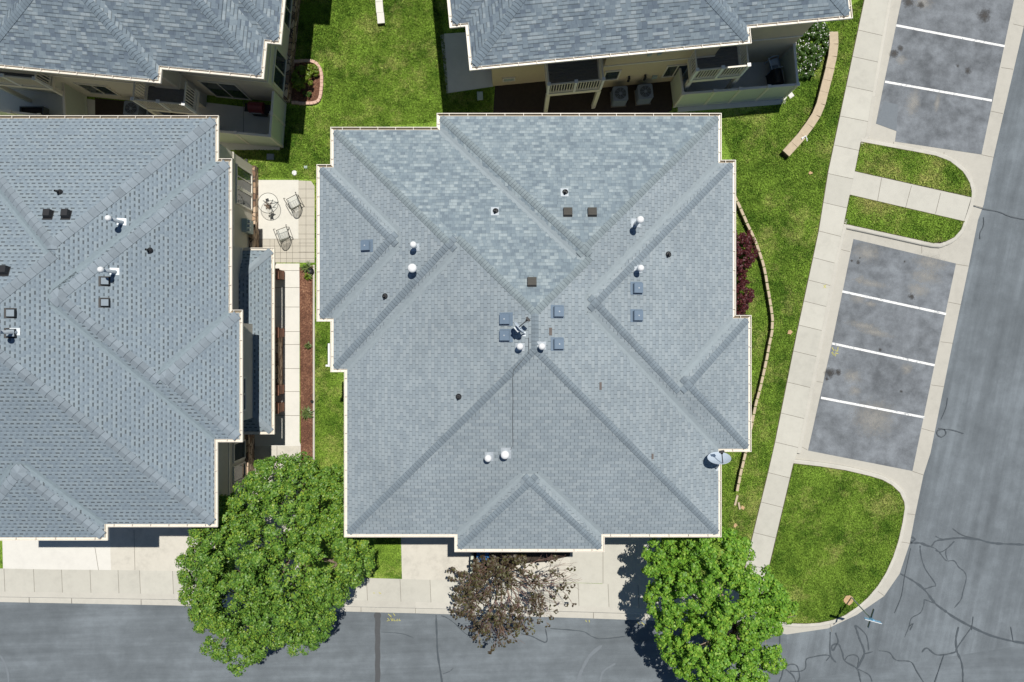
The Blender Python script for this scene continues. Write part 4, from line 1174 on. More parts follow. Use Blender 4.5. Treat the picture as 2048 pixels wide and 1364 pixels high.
for u in (8.05, 8.5):
    p = TN(u, .68); mb = MB(); mb.box(u - .09, u + .09, .60, .68, 3.75, 3.95, T=lambda a, b, c: (*TN(a, b), c)); mb.build('wall_light', M['utility'], house_n)
for u in (7.55, 8.35):
    p0 = TN(u, .68); p1 = TN(u, .56); mb = MB(); mb.tube([(*p0, 1.35), (*p1, 1.35), (*p1, 1.0)], 0.06, 8); mb.build('dryer_vent', M['black'], house_n)
mb = MB(); mb.box(8.75, 9.0, .58, .68, 0.9, 1.15, T=lambda a, b, c: (*TN(a, b), c)); mb.build('outlet_box', M['utility'], house_n)

# north-west house
TW, TWi = frame(-10.68, 11.29, -5.5)
house_nw = thing('townhouse', 'grey roofed townhouse block at the top left over shaded walled patios', 'house', (*TW(-7.5, 6.5), GZ))
NW = [(-16.0, 0.0, 0.0, 13.0), (-12.0, -4.35, -0.6, 7.05), (-10.5, 0.6, 1.53, 12.63), (-4.1, 1.4, 7.2, 12.7)]
r_nw = Roof(NW, PITCH, EAVE, TW, TWi)
r_nw.mesh(lambda ci, i: 0).build('roof', [M['shingle_old']], house_nw)
r_nw.caps(lambda ci, nm: 0, 0.18, 0.15).build('ridge_cap', [M['cap_old'], M['cap_shadow']], house_nw)
gutters(house_nw, [TW(*p) for p in [(0, 0), (0, 1.53), (.6, 1.53), (.6, 7.2), (1.4, 7.2), (1.4, 12.7), (0, 12.7), (0, 13), (-16, 13), (-16, 0), (-12, 0), (-12, -.6), (-4.35, -.6), (-4.35, 0)]], EAVE)
wall_of(house_nw, [TW(*p) for p in [(-.88, .80), (-.88, 12), (-15, 12), (-15, .15), (-5.0, .15), (-5.0, .80)]], 0.0, EAVE - 0.2, M['stucco'], band=(2.85,))
TT = lambda a, b, c: (*TW(a, b), c)
mb = MB(); mb.box(-.88, -.25, 1.95, 11.6, 4.75, EAVE - 0.2, T=TT); mb.build('bay_wall', M['stucco'], house_nw)
mb = MB(); mb.box(-.88, -.70, .80, 11.9, GZ, .75, T=TT); mb.build('stone_veneer', M['stone'], house_nw)
nE = (TW(1, 0)[0] - TW(0, 0)[0], TW(1, 0)[1] - TW(0, 0)[1]); nS2 = (TW(0, -1)[0] - TW(0, 0)[0], TW(0, -1)[1] - TW(0, 0)[1])
window(house_nw, TW(-.88, 1.05), TW(-.88, 2.65), .95, 2.35, nE, 2)
window(house_nw, TW(-.88, 4.2), TW(-.88, 5.8), .95, 2.35, nE, 2)
window(house_nw, TW(-4.45, .80), TW(-2.75, .80), .16, 2.2, nS2, 2, 'patio_door')
window(house_nw, TW(-10.4, .15), TW(-9.0, .15), .9, 2.1, nS2, 2)
window(house_nw, TW(-6.1, .15), TW(-5.1, .15), 2.85, 4.85, nS2, 1, 'balcony_door', True, 'stucco')
balcony(house_nw, TW, -6.56, -4.22, -.90, .14); balcony(house_nw, TW, -14.0, -11.1, -.40, .14)
for u in (-8.15, -7.75):
    mb = MB(); mb.box(u - .08, u + .08, .06, .15, 3.6, 3.8, T=TT); mb.build('wall_light', M['utility'], house_nw)

# ------------------------------------------------------------------ privacy fences round the patios
def privacy_fence(label, runs, posts, h=1.83, group='sage board privacy fences round the patios'):
    p0 = runs[0][0]
    f = thing('privacy_fence', label, 'fence', (*p0, GZ), group)
    for a, b in runs:
        A = Vector(a); B = Vector(b); L = (B - A).length; n = max(1, round(L / 1.6))
        for k in range(n):
            q0 = A + (B - A) * (k / n); q1 = A + (B - A) * ((k + 1) / n)
            mb = MB(); mb.beam((*q0, GZ + h / 2), (*q1, GZ + h / 2), 0.05, h - 0.06)
            mb.beam((*q0, GZ + 0.12), (*q1, GZ + 0.12), 0.10, 0.16)
            mb.build('fence_panel', M['fence'], f)
        mb = MB(); mb.beam((*A, GZ + h), (*B, GZ + h), 0.11, 0.05); mb.build('cap_rail', M['fence_cap'], f)
    for p in posts:
        mb = MB(); mb.beam((*p, GZ), (*p, GZ + h + 0.03), 0.12, 0.12); mb.beam((*p, GZ + h + 0.03), (*p, GZ + h + 0.07), 0.17, 0.17)
        mb.build('fence_post', M['fence_cap'], f)
    return f
fe = [(8.13, 13.20), (8.28, 11.97), (13.83, 12.42), (13.66, 14.36)]
privacy_fence('sage board fence boxing in the patio with a white chair', [(fe[0], fe[1]), (fe[1], fe[2]), (fe[2], fe[3])], [fe[1], lerp(fe[1], fe[2], .28), lerp(fe[1], fe[2], .50), lerp(fe[1], fe[2], .75), fe[2], fe[3]])
ff = [(-15.9, 10.30), (-11.72, 9.92), (-11.55, 12.10)]
privacy_fence('sage board fence corner round a patio with a dark red grill', [(ff[0], ff[1]), (ff[1], ff[2])], [lerp(ff[0], ff[1], .1), lerp(ff[0], ff[1], .60), ff[1], lerp(ff[1], ff[2], .5)])
privacy_fence('grey screen wall standing between two shaded patios and an air conditioner', [((-21.75, 12.55), (-21.60, 10.2))], [(-21.60, 10.2)])
privacy_fence('short sunlit topped fence by the top left patio planter', [((-25.6, 11.25), (-22.87, 10.92))], [(-22.87, 10.92), (-24.3, 11.09)])
slab('patio', [(372, 200), (560, 222), (560, 300), (380, 300)], GZ + 0.004, 'patio', 0.0, joints=((Z7(1425, 590 - 898 / .3418), Z7(1425, 780 - 898 / .3418)),))
slab('patio', [(-120, 150), (190, 200), (190, 262), (-120, 255)], GZ + 0.004, 'patio', 0.0)
slab('planting_bed', [(190, 196), (380, 215), (380, 262), (190, 262)], GZ + 0.003, 'soil', 0.0)
slab('patio', [(1352, 120), (1600, 100), (1570, 208), (1356, 224)], GZ + 0.004, 'patio', 0.0)
slab('patio', [(880, 68), (1000, 60), (986, 173), (893.5, 186.6)], GZ + 0.004, 'patio', 0.0)
slab('planting_bed', [(990, 172), (1000, 150), (1350, 130), (1344, 220), (1300, 245), (985, 245)], GZ + 0.002, 'soil', 0.0)

# ------------------------------------------------------------------ west patio, walk, mulch bed
slab('patio', [(496, 360), (597, 360), (597, 478), (496, 478)], GZ + 0.006, 'patio', 0.0)
pj = []
for y in (360 + 18 * k for k in range(1, 10)): pj.append(((597, y), (629, y)))
for y in (478, 492, 505, 517): pj.append(((500, y), (629, y)))
for x in (540, 549, 561, 573, 585, 600, 612): pj.append(((x, 478), (x, 525)))
for x in (612,): pj.append(((x, 362), (x, 478)))
slab('paver_terrace', [(597, 361), (622, 362), (629, 372), (629, 525), (496, 525), (496, 478), (597, 478)], GZ + 0.003, 'paver', 0.0, joints=pj, jw=0.016, jm='joint')
slab('garden_walk', [(500, 527), (599, 527), (599, 883), (602, 892), (500, 892)], GZ + 0.004, 'walk_pale', 0.0, joints=[((500, y), (600, y)) for y in (541, 575, 614, 663, 689, 737, 783, 831)])
slab('garden_walk', [(470, 892), (602, 892), (602, 1140), (470, 1140)], GZ + 0.003, 'drive', 0.0, joints=[((540, 892), (540, 960)), ((554, 892), (554, 960))])
mb = MB(); mb.prism(P2([(599, 535), (627, 530), (627, 932), (602, 932)], GZ), 0.0, GZ + 0.03); struct(mb, 'mulch_bed', M['mulch'])
mb = MB(); mb.box(*[W(626.5, 0, GZ)[0], W(630, 0, GZ)[0]], W(0, 1000, GZ)[1], W(0, 530, GZ)[1], 0.0, GZ + 0.07)
for k in range(24):
    yy = W(0, 535 + k * 16, GZ)[1]; mb.box(W(625.4, 0, GZ)[0], W(626.5, 0, GZ)[0], yy, yy + 0.05, GZ, GZ + 0.06, 1)
single(mb, 'bed_edging', [M['kerb'], M['black']], 'long straight concrete edging along the brown mulch bed', 'edging')

# black edges of turf along walks
mb = MB()
ribbon(mb, [W(x - 1.0, y, GZ) for x, y in SL], 0.05, GZ + 0.001)
for p_ in (isl1 + isl1[:1], isl2 + isl2[:1], isl3 + isl3[:1]): ribbon(mb, [W(x, y, GZ) for x, y in p_], 0.04, GZ + 0.0115)
struct(mb, 'turf_edge', M['joint_dark'])

# ------------------------------------------------------------------ air conditioners
def make_ac():
    t = thing('air_conditioner', 'x', 'air conditioner', (0, 0, GZ), 'air conditioners on the ground behind the houses')
    b = MB(); b.box(-.39, .39, -.39, .39, GZ, GZ + .05); b.build('concrete_pad', M['joint'], t)
    c = MB(); pr = [(-.36, -.30), (-.30, -.36), (.30, -.36), (.36, -.30), (.36, .30), (.30, .36), (-.30, .36), (-.36, .30)]
    c.prism(pr, GZ + .05, GZ + .80); c.prism(offset(pr, .012), GZ + .80, GZ + .84)
    for k in range(9): c.prism(offset(pr, .006), GZ + .14 + k * .07, GZ + .16 + k * .07)
    c.build('cabinet', M['ac'], t)
    f = MB(); f.lathe(0, 0, [(.29, GZ + .845), (.29, GZ + .855), (.0, GZ + .855)], 20, 0)
    fan = f.build('fan_grille', M['acdark'], t)
    g = MB()
    for r_ in (.10, .17, .23, .285):
        g.tube([(r_ * math.cos(k * .3491), r_ * math.sin(k * .3491), GZ + .872) for k in range(19)], .008, 4, cap=False)
    for k in range(4):
        a = k * 0.7854; g.tube([(-.28 * math.cos(a), -.28 * math.sin(a), GZ + .868), (.28 * math.cos(a), .28 * math.sin(a), GZ + .868)], .008, 4)
    g.lathe(0, 0, [(.07, GZ + .86), (.06, GZ + .885), (.0, GZ + .885)], 12)
    g.build('wire_guard', M['ac'], fan)
    return t
ac = make_ac()
def acpos(px, py): return (*W(px, py, GZ + .84), GZ)
spots = [(1241, 187, 4, 'grey air conditioner left of its twin beside the taller balcony post'), (1291, 183, 6, 'grey air conditioner nearest the sage fence on bare soil'),
         (262, 217, -5, 'grey air conditioner fully in view beside the grey screen wall'), (308, 224, -5, 'grey air conditioner half hidden under the shaded picket balcony')]
for i, (px, py, rz, lab) in enumerate(spots):
    if i == 0: ac.location = acpos(px, py); ac.rotation_euler = (0, 0, R(rz)); ac['label'] = lab
    else: copy_tree(ac, acpos(px, py), R(rz), lab)

# ------------------------------------------------------------------ satellite dishes
def sat_dish(label, c, nrm, rad, foot, lnb_len=.75, arm=(0, 0)):
    """c dish centre, nrm where it looks, foot where the mast stands"""
    t = thing('satellite_dish', label, 'satellite dish', foot, 'satellite dishes on the middle roof')
    n = Vector(nrm).normalized(); x = n.cross(Vector((0, 0, 1))).normalized(); y = x.cross(n).normalized() * -1
    c = Vector(c)
    d = MB(); rings = []
    for k in range(6):
        r = rad * k / 5; ring = []
        for j in range(28):
            a = 2 * math.pi * j / 28
            ring.append(tuple(c + x * (r * math.cos(a)) + y * (r * 1.08 * math.sin(a)) + n * (0.16 * rad * (r / rad) ** 2)))
        rings.append(ring)
    for A, B in zip(rings, rings[1:]):
        for j in range(28): d.poly([A[j], A[(j + 1) % 28], B[(j + 1) % 28], B[j]])
    back = [tuple(Vector(p) - n * 0.02) for p in rings[-1]]
    for j in range(28): d.poly([rings[-1][j], rings[-1][(j + 1) % 28], back[(j + 1) % 28], back[j]])
    d.build('reflector', M['dish'], t, smooth=True)
    m = MB(); bk = c - n * 0.08
    m.tube([foot, Vector(foot) + (bk - Vector(foot)) * 0.5 + Vector((0, 0, .12)), bk], 0.028, 8)
    m.beam(tuple(bk - x * .12), tuple(bk + x * .12), 0.12, 0.10)
    m.build('mast', M['zinc'], t)
    f = MB(); f.beam(tuple(Vector(foot) - Vector((.1, 0, 0.01))), tuple(Vector(foot) + Vector((.1, 0, -.01))), .18, .02); f.build('foot_plate', M['zinc'], t)
    tip = c + n * lnb_len + y * (rad * 0.75) * -1
    a = MB(); a.tube([tuple(c - y * rad * 0.95), tuple(tip)], 0.02, 6); a.build('feed_arm', M['black'], t)
    l = MB(); l.beam(tuple(tip - x * .10), tuple(tip + x * .10), 0.09, 0.10); l.tube([tuple(tip), tuple(tip - n * .10)], 0.05, 8); l.build('receiver_horn', M['black'], t)
    return t
x, y, z = on_roof(r_main, 1432, 931)
cx, cy = W(1439, 919, 6.75)
fz = r_main.z(8.68, -5.45)
sat_dish('large pale grey satellite dish at the right eave of the middle house', (cx, cy, 6.72), (-.12, .88, .30), 0.47, (8.66, -5.42, fz + 0.01), .55)
x, y, z = on_roof(r_main, 1050, 668)
cx, cy = W(1037, 655, z + .75)
sat_dish('small satellite dish seen edge on beside the ridge', (cx, cy, z + .62), (.72, .62, .12), 0.27, (x, y, z + 0.01), .5)

# ------------------------------------------------------------------ street sign
sg = thing('street_sign', 'leaning street name sign post on the corner lawn by the kerb', 'street sign', (*W(1702, 1194, GZ), GZ))
b0 = Vector((*W(1702, 1194, GZ), GZ)); t0 = Vector((*W(1744, 1239, 2.75), 2.75))
mb = MB(); mb.tube([b0, t0], 0.032, 8); mb.build('post', M['zinc'], sg)
d1 = Vector((.30, .95, 0)).normalized(); d2 = Vector((.95, -.25, 0)).normalized()
for nm, d, zz, L, mat in (('name_blade', d1, 2.62, .46, 'signblue'), ('name_blade', d2, 2.86, .40, 'signface')):
    c = b0 + (t0 - b0) * ((zz - GZ) / (t0.z - GZ)); side = Vector((-d.y, d.x, 0))
    mb = MB()
    tl = (t0 - b0).normalized(); tl = Vector((tl.x * 2.6, tl.y * 2.6, 1)).normalized()
    mb.beam(tuple(c - d * L), tuple(c + d * L), 0.02, 0.21, 0, up=tuple(tl))
    bl = mb.build(nm, M[mat], sg)
    if mat == 'signblue': continue
    fr = MB(); fr.beam(tuple(c - d * L + tl * .105), tuple(c + d * L + tl * .105), 0.026, 0.016, 0, up=tuple(tl)); fr.build('blade_edge', M['white'], bl)
mb = MB(); mb.beam(tuple(t0 - Vector((0, 0, .18))), tuple(t0 + Vector((0, 0, .14))), .09, .09); mb.build('bracket', M['signface'], sg)
# worn soil ring at the post
mb = MB(); cx, cy = W(1696, 1199, GZ)
rr = random.Random(5)
mb.poly([(cx + math.cos(k * .3142) * .24 * rr.uniform(.85, 1.12), cy + math.sin(k * .3142) * .25 * rr.uniform(.85, 1.12), GZ + 0.004) for k in range(20)])
for px, py, r_ in ((1347 + 273, 346, .10), (1579, 664, .13), (1485, 1015, .11), (1470, 1050, .10)):
    cx, cy = W(px, py, GZ); mb.poly([(cx + math.cos(k * .6283) * r_ * rr.uniform(.6, 1.3), cy + math.sin(k * .6283) * r_ * rr.uniform(.6, 1.2), GZ + 0.004) for k in range(10)])
mb.v = [(x, y, z + .05) for x, y, z in mb.v]
struct(mb, 'bare_spot', plain('tan_bare_earth', srgb(188, 158, 120), 0.95, 0.15, 9))

# ------------------------------------------------------------------ garden walls of concrete blocks
def block_wall(name, label, pts, width, h, blk, mat, gap=0.03, side_recess=0.0, rnd_=None):
    P = smooth_path([W(*p, GZ + h) for p in pts], 8)
    # resample by length
    cum = [0]
    for a, b in zip(P, P[1:]): cum.append(cum[-1] + (Vector(b) - Vector(a)).length)
    def at(s):
        for i in range(len(cum) - 1):
            if cum[i] <= s <= cum[i + 1] or i == len(cum) - 2:
                f = (s - cum[i]) / max(1e-6, cum[i + 1] - cum[i]); return Vector(P[i]) + (Vector(P[i + 1]) - Vector(P[i])) * f
    n = int(cum[-1] / blk); rg = random.Random(8)
    mb = MB(); cap = MB()
    for k in range(n):
        a = at(k * blk + gap / 2); b = at((k + 1) * blk - gap / 2)
        j = rg.uniform(-.008, .008)
        d = (b - a).normalized(); nn = Vector((-d.y, d.x))
        mb.beam((*(a + nn * (side_recess + j)), GZ + (h - .08) / 2 - .05), (*(b + nn * (side_recess + j)), GZ + (h - .08) / 2 - .05), width * .85, h - .08 + .1)
        cap.beam((*(a + nn * j), GZ + h - .04 + rg.uniform(-.006, .006)), (*(b + nn * j), GZ + h - .04), width, .08)
    t = thing(name, label, 'garden wall', (*at(0), GZ))
    mb.build('block_course', M['shadeblock'], t); cap.build('cap_course', M[mat], t)  # shade of the side and recesses is in the course colour
    return t
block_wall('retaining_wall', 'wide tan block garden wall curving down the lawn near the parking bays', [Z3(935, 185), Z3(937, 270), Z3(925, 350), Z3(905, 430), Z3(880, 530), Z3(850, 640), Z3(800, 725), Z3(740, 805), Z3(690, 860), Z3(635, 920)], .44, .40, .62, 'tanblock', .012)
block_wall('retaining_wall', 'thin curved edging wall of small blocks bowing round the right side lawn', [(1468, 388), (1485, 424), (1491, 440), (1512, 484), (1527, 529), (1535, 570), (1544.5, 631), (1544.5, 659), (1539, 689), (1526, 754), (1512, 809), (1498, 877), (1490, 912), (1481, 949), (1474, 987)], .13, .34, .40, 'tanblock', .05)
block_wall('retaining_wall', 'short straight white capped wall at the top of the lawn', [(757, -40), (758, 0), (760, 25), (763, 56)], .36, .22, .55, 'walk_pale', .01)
mb = MB()   # broken end of the thin wall
for a, b, w in (((1474, 990), (1469, 1010), .10), ((1476, 1004), (1479, 1018), .09)): mb.beam((*W(*a, GZ), GZ + .05), (*W(*b, GZ), GZ + .03), w, .09)
single(mb, 'loose_stone', M['tanblock'], 'loose tan stones at the broken lower end of the thin curved wall', 'stone')
mb = MB()
cx, cy = W(1609, 276, GZ + .4)
for a in (0.5, 1.4): mb.tube([(cx - .15, cy - .1 + a * .05, GZ + .43), (cx - .02 + .05 * a, cy + .08, GZ + .46), (cx + .12, cy - .12 * a, GZ + .43)], .025, 6)
mb.tube([(cx + .05, cy + .1, GZ + .44), (cx - .18, cy - .02, GZ + .44)], .02, 6)
single(mb, 'coiled_hose', M['white'], 'small white loop of hose lying on the tan garden wall', 'hose')

# flower bed edging with pink blocks
slab('flower_bed', [(583, 122), (622, 123), (640, 133), (645, 150), (643, 195), (636, 206), (583, 208)], GZ + 0.006, 'mulch', 0.0)
bed = [(584, 206.5), (600, 207), (618, 208), (632, 206), (640, 199), (643, 185), (644, 165), (644, 148), (639, 133), (628, 124.5), (616, 123), (600, 124), (584, 124)]
P = smooth_path([W(*p, GZ) for p in bed], 8); L = 0; mb = MB(); last = P[0]
rr = random.Random(2)
for p in P[1:]:
    if (p - last).length > 0.17:
        d = (p - last).normalized(); nn = Vector((-d.y, d.x)); c = (p + last) / 2
        a = last + d * .008; b = p - d * .008; j = nn * rr.uniform(-.015, .015)
        mb.beam((*(a + j), GZ + .05), (*(b + j), GZ + .05), .15, .13); last = p
single(mb, 'bed_edging', M['pinkblock'], 'scalloped pink block edging round the small flower bed', 'edging')

# ------------------------------------------------------------------ foliage
def leaf_mesh(name, pts, nrm, size, seed, mat, asp=0.7, off=(0, 0, 0), fold=0.25):
    """many small folded leaves: pts (n,3), nrm (n,3)"""
    rg = np.random.default_rng(seed); n = len(pts)
    nr = nrm / np.maximum(1e-6, np.linalg.norm(nrm, axis=1))[:, None]
    t = rg.normal(size=(n, 3)); t -= (t * nr).sum(1)[:, None] * nr; t /= np.linalg.norm(t, axis=1)[:, None]
    b = np.cross(nr, t); s = size * rg.uniform(.65, 1.3, n)[:, None]
    v = np.stack([pts - t * s * .5, pts - b * s * .5 * asp + nr * s * fold * .5, pts + t * s * .5, pts + b * s * .5 * asp + nr * s * fold * .5], 1).reshape(-1, 3) - np.array(off)
    me = bpy.data.meshes.new(name)
    me.vertices.add(4 * n); me.vertices.foreach_set('co', v.ravel())
    me.loops.add(4 * n); me.loops.foreach_set('vertex_index', np.arange(4 * n))
    me.polygons.add(n); me.polygons.foreach_set('loop_start', np.arange(n) * 4); me.polygons.foreach_set('loop_total', np.full(n, 4))
    me.materials.append(mat); me.update(); me.validate()
    return me
def clumps(blobs, seed, sub_r, per_sub, dens=1.0, zmin=-.45):
    """blobs -> small clumps over their shells -> leaf points and outward normals"""
    rg = np.random.default_rng(seed); P = []; N = []
    B = np.array([(b[0], b[1], b[2], b[3]) for b in blobs])
    for (cx, cy, cz, r) in B:
        area_ = 4 * math.pi * r * r; ns = max(3, int(dens * area_ / (math.pi * sub_r * sub_r) * 0.75))
        d = rg.normal(size=(ns, 3)); d /= np.linalg.norm(d, axis=1)[:, None]; d = d[d[:, 2] > zmin]
        c = np.array([cx, cy, cz]) + d * r * rg.uniform(.70, 1.0, len(d))[:, None] * np.array([1, 1, .8])
        for ci, di in zip(c, d):
            inside = ((B[:, :3] - ci) ** 2).sum(1) < (B[:, 3] * .62) ** 2
            if inside.any(): continue
            rs = sub_r * rg.uniform(.55, 1.25); k = max(4, int(per_sub * (rs / sub_r) ** 2))
            e = rg.normal(size=(k, 3)) + di * .5 + np.array([0, 0, .5]); e /= np.linalg.norm(e, axis=1)[:, None]
            P.append(ci + e * rs * rg.uniform(.55, 1.0, k)[:, None] * np.array([1, 1, .8])); N.append(e + rg.normal(size=(k, 3)) * .45 + np.array([0, 0, .35]))
    return np.concatenate(P), np.concatenate(N)
def obj_of(name, me, parent, label=None):
    o = bpy.data.objects.new(name, me); COL.objects.link(o); o.parent = parent
    if label: o['label'] = label
    return o
def pxblobs(lst): return [(*W(px, py, z), z, r) for px, py, z, r in lst]

# big deep green maple
T1 = (*W(535, 1090, GZ), GZ); T1 = (-10.4, -9.6, GZ)
tree1 = thing('maple_tree', 'largest tree, dense deep green maple between the left and middle houses', 'tree', T1)
b1 = pxblobs([(478, 1110, 4.6, 1.9), (555, 1060, 4.8, 2.0), (590, 985, 4.2, 1.35), (545, 955, 4.2, .9), (625, 965, 3.9, .8), (560, 935, 4.0, .5), (600, 938, 3.9, .5), (535, 975, 4.2, .8), (640, 985, 3.9, .8), (655, 1010, 3.8, 1.2), (640, 1120, 4.6, 1.75), (700, 1110, 3.7, .95), (715, 1140, 3.4, .6), (565, 1160, 5.2, 2.0), (470, 1190, 4.6, 1.6), (600, 1220, 4.3, 1.35), (500, 1265, 4.3, 1.0), (488, 1315, 4.0, .6), (440, 1290, 4.0, .55), (405, 1135, 4.0, .95), (445, 1040, 4.2, 1.0), (402, 1045, 4.6, .42), (625, 1260, 3.8, .7), (545, 1245, 4.3, 1.0), (400, 1195, 4.0, .85), (420, 1240, 4.0, .7), (668, 1060, 3.8, 1.1), (600, 1290, 4.0, .35), (455, 1225, 4.4, 1.0), (515, 1010, 4.4, 1.1), (660, 1185, 4.0, .85), (680, 960, 3.4, .6)])
P_, N_ = clumps([(x, y, z, r * 1.06) for x, y, z, r in b1], 21, .30, 125, 1.25)
Pi, Ni = clumps([(x, y, z - .5, r * .82) for x, y, z, r in b1], 23, .32, 80, 1.8)
P_ = np.concatenate([P_, Pi]); N_ = np.concatenate([N_, Ni])
obj_of('crown', leaf_mesh('crown', P_, N_, .098, 5, M['leaf_big'], .8, T1), tree1)
def limbs(base, tips, r0, seed, mid=.45):
    mb = MB(); rg = random.Random(seed); b = Vector(base)
    fork = b + Vector((0, 0, 1.5))
    mb.tube([b, b + Vector((.03, .02, .7)), fork], [r0 * 1.25, r0, r0 * .85], 9)
    for t in tips:
        t = Vector(t); m = fork + (t - fork) * mid + Vector((rg.uniform(-.2, .2), rg.uniform(-.2, .2), .35))
        mb.tube([fork - Vector((0, 0, .2)), m, t], [r0 * .6, r0 * .35, r0 * .10], 7)
        for k in range(3):
            q = m + (t - m) * rg.uniform(.1, .7); e = q + Vector((rg.uniform(-.8, .8), rg.uniform(-.8, .8), rg.uniform(.1, .7)))
            mb.tube([q, (q + e) / 2 + Vector((0, 0, .1)), e], [r0 * .2, r0 * .13, r0 * .04], 5)
    return mb
limbs(T1, [(x, y, z) for x, y, z, r in b1[::2]], .20, 3).build('trunk', M['bark'], tree1)

# bright green maple at the corner
T3 = (*W(1452, 1235, GZ), GZ)
tree3 = thing('maple_tree', 'bright green open crowned maple at the lower right house corner', 'tree', T3)
b3 = pxblobs([(1425, 1120, 4.6, 1.25), (1455, 1085, 4.2, .55), (1350, 1115, 4.0, .75), (1322, 1150, 3.8, .75), (1480, 1100, 4.0, .55), (1375, 1205, 4.6, 1.25), (1325, 1210, 4.0, .7), (1440, 1180, 5.2, 1.3), (1515, 1175, 4.4, .9), (1550, 1205, 4.0, .7), (1570, 1225, 3.7, .4), (1545, 1245, 4.0, .55), (1400, 1290, 4.6, 1.1), (1350, 1255, 4.2, .8), (1505, 1240, 4.4, .8), (1515, 1290, 4.2, .6), (1540, 1315, 3.9, .5), (1465, 1345, 4.2, .85), (1410, 1345, 4.2, .9), (1510, 1340, 4.0, .6), (1370, 1320, 4.0, .6), (1310, 1105, 3.6, .45), (1395, 1150, 4.6, .9), (1440, 1395, 4.0, 1.0), (1500, 1390, 4.0, .8), (1385, 1080, 4.0, .55), (1345, 1090, 3.8, .45), (1420, 1235, 4.8, .9), (1355, 1165, 4.2, .75), (1310, 1185, 3.8, .5), (1345, 1300, 3.9, .5), (1485, 1300, 4.3, .6), (1450, 1300, 4.4, .5)])
P_, N_ = clumps([(x, y, z, r * 1.04) for x, y, z, r in b3], 31, .26, 78, 1.35)
Pi, Ni = clumps([(x, y, z - .5, r * .78) for x, y, z, r in b3], 33, .30, 50, 1.0)
P_ = np.concatenate([P_, Pi]); N_ = np.concatenate([N_, Ni])
obj_of('crown', leaf_mesh('crown', P_, N_, .12, 6, M['leaf_bright'], .85, T3), tree3)
limbs(T3, [(x, y, z) for x, y, z, r in b3[::2]], .15, 4).build('trunk', M['bark_pale'], tree3)

# dark red tree with bare twigs
T2 = (*W(1004, 1116, GZ), GZ)
tree2 = thing('plum_tree', 'sparse brown red tree with bare pale twigs in front of the middle house', 'tree', T2)
rg = random.Random(17); wood = MB(); tips = []
def grow(p, d, L, r, lev):
    q = p + d * L; m = (p + q) / 2 + Vector((rg.uniform(-.06, .06), rg.uniform(-.06, .06), rg.uniform(-.02, .08))) * L
    wood.tube([p, m, q], [r, r * .8, r * .6], 6 if lev < 2 else 4, 0 if lev < 2 else 1)
    if lev >= 2: tips.append(m)
    if lev >= 4: tips.append(q); return
    for k in range(3 if lev < 3 else 3):
        a = rg.uniform(0, 6.283); s = rg.uniform(.35, .75)
        x = d.cross(Vector((0, 0, 1)) if abs(d.z) < .9 else Vector((1, 0, 0))).normalized(); y = d.cross(x)
        e = (d * .9 + (x * math.cos(a) + y * math.sin(a)) * s + Vector((0, 0, .02))).normalized()
        e = Vector((e.x, e.y, max(-.15, e.z * .8))).normalized()
        grow(p + (q - p) * rg.uniform(.6, 1), e, L * rg.uniform(.62, .82), r * .58, lev + 1)
base = Vector(T2); fork = base + Vector((0, -.15, 1.4))
wood.tube([base, base + Vector((0, -.05, .7)), fork], [.13, .11, .095], 8)
for az, el, L in ((180, 38, 1.2), (205, 30, 1.25), (232, 35, 1.35), (258, 24, 1.55), (272, 34, 1.5), (290, 26, 1.45), (318, 35, 1.35), (340, 24, 1.65), (356, 30, 1.7), (12, 32, 1.6), (35, 50, 1.1), (70, 60, .8), (150, 52, .9), (250, 62, 1.2), (300, 60, 1.3), (330, 58, 1.3), (95, 66, 1.0), (180, 70, 1.0), (45, 40, 1.2), (130, 60, 1.0)):
    d = Vector((math.cos(R(az)) * math.cos(R(el)), math.sin(R(az)) * math.cos(R(el)), math.sin(R(el)))); grow(fork, d, L, .036, 1)
wood.build('trunk', [M['bark_pale'], M['bark_red']], tree2)
ng = np.random.default_rng(9); tp = np.array([tuple(t) for t in tips]); PP = []; NN = []
for t in tp:
    if ng.random() < .38 + .35 * float(np.clip((t[0] - T2[0] - .3) / 1.6, 0, 1)): continue
    k = ng.integers(4, 9)
    e = ng.normal(size=(k, 3)); e[:, 2] *= .5; e /= np.linalg.norm(e, axis=1)[:, None]; PP.append(t + e * .085); NN.append(e * .35 + np.array([0, 0, 1]))
PP = np.concatenate(PP); NN = np.concatenate(NN)
obj_of('crown', leaf_mesh('crown', PP, NN, .15, 8, M['leaf_red'], .50, T2), tree2)

# shrubs
def shrub(name, label, cat, blobs, mat, size, seed, sub=.12, per=22, group=None, stem=True, dens=1.0):
    c = (sum(b[0] for b in blobs) / len(blobs), sum(b[1] for b in blobs) / len(blobs), GZ)
    t = thing(name, label, cat, c, group)
    P_, N_ = clumps(blobs, seed, sub, int(per * 1.7), dens * 1.6, -.3)
    k = P_[:, 2] > GZ + .01; P_, N_ = P_[k], N_[k]
    obj_of('foliage', leaf_mesh('foliage', P_, N_, size, seed + 1, mat, .7, c), t)
    if stem:
        mb = MB()
        for b in blobs[:5]: mb.tube([(c[0] * .5 + b[0] * .5, c[1] * .5 + b[1] * .5, GZ), (b[0], b[1], b[2])], [.025, .01], 5)
        mb.build('stem', M['bark'], t)
    return t
def gb(lst): return [(*W(px, py, z), z, r) for px, py, z, r in lst]
shrub('barberry_shrub', 'upper maroon barberry shrub beside the right eave of the middle house', 'shrub', gb([(1472, 480, .7, .42), (1487, 492, .75, .45), (1497, 488, .7, .38), (1478, 512, .7, .45), (1492, 515, .65, .38), (1470, 530, .6, .35), (1502, 505, .55, .3), (1474, 495, .8, .4), (1485, 530, .6, .36), (1490, 475, .6, .3)]), M['leaf_barberry'], .085, 41, .16, 30, 'maroon barberry shrubs')
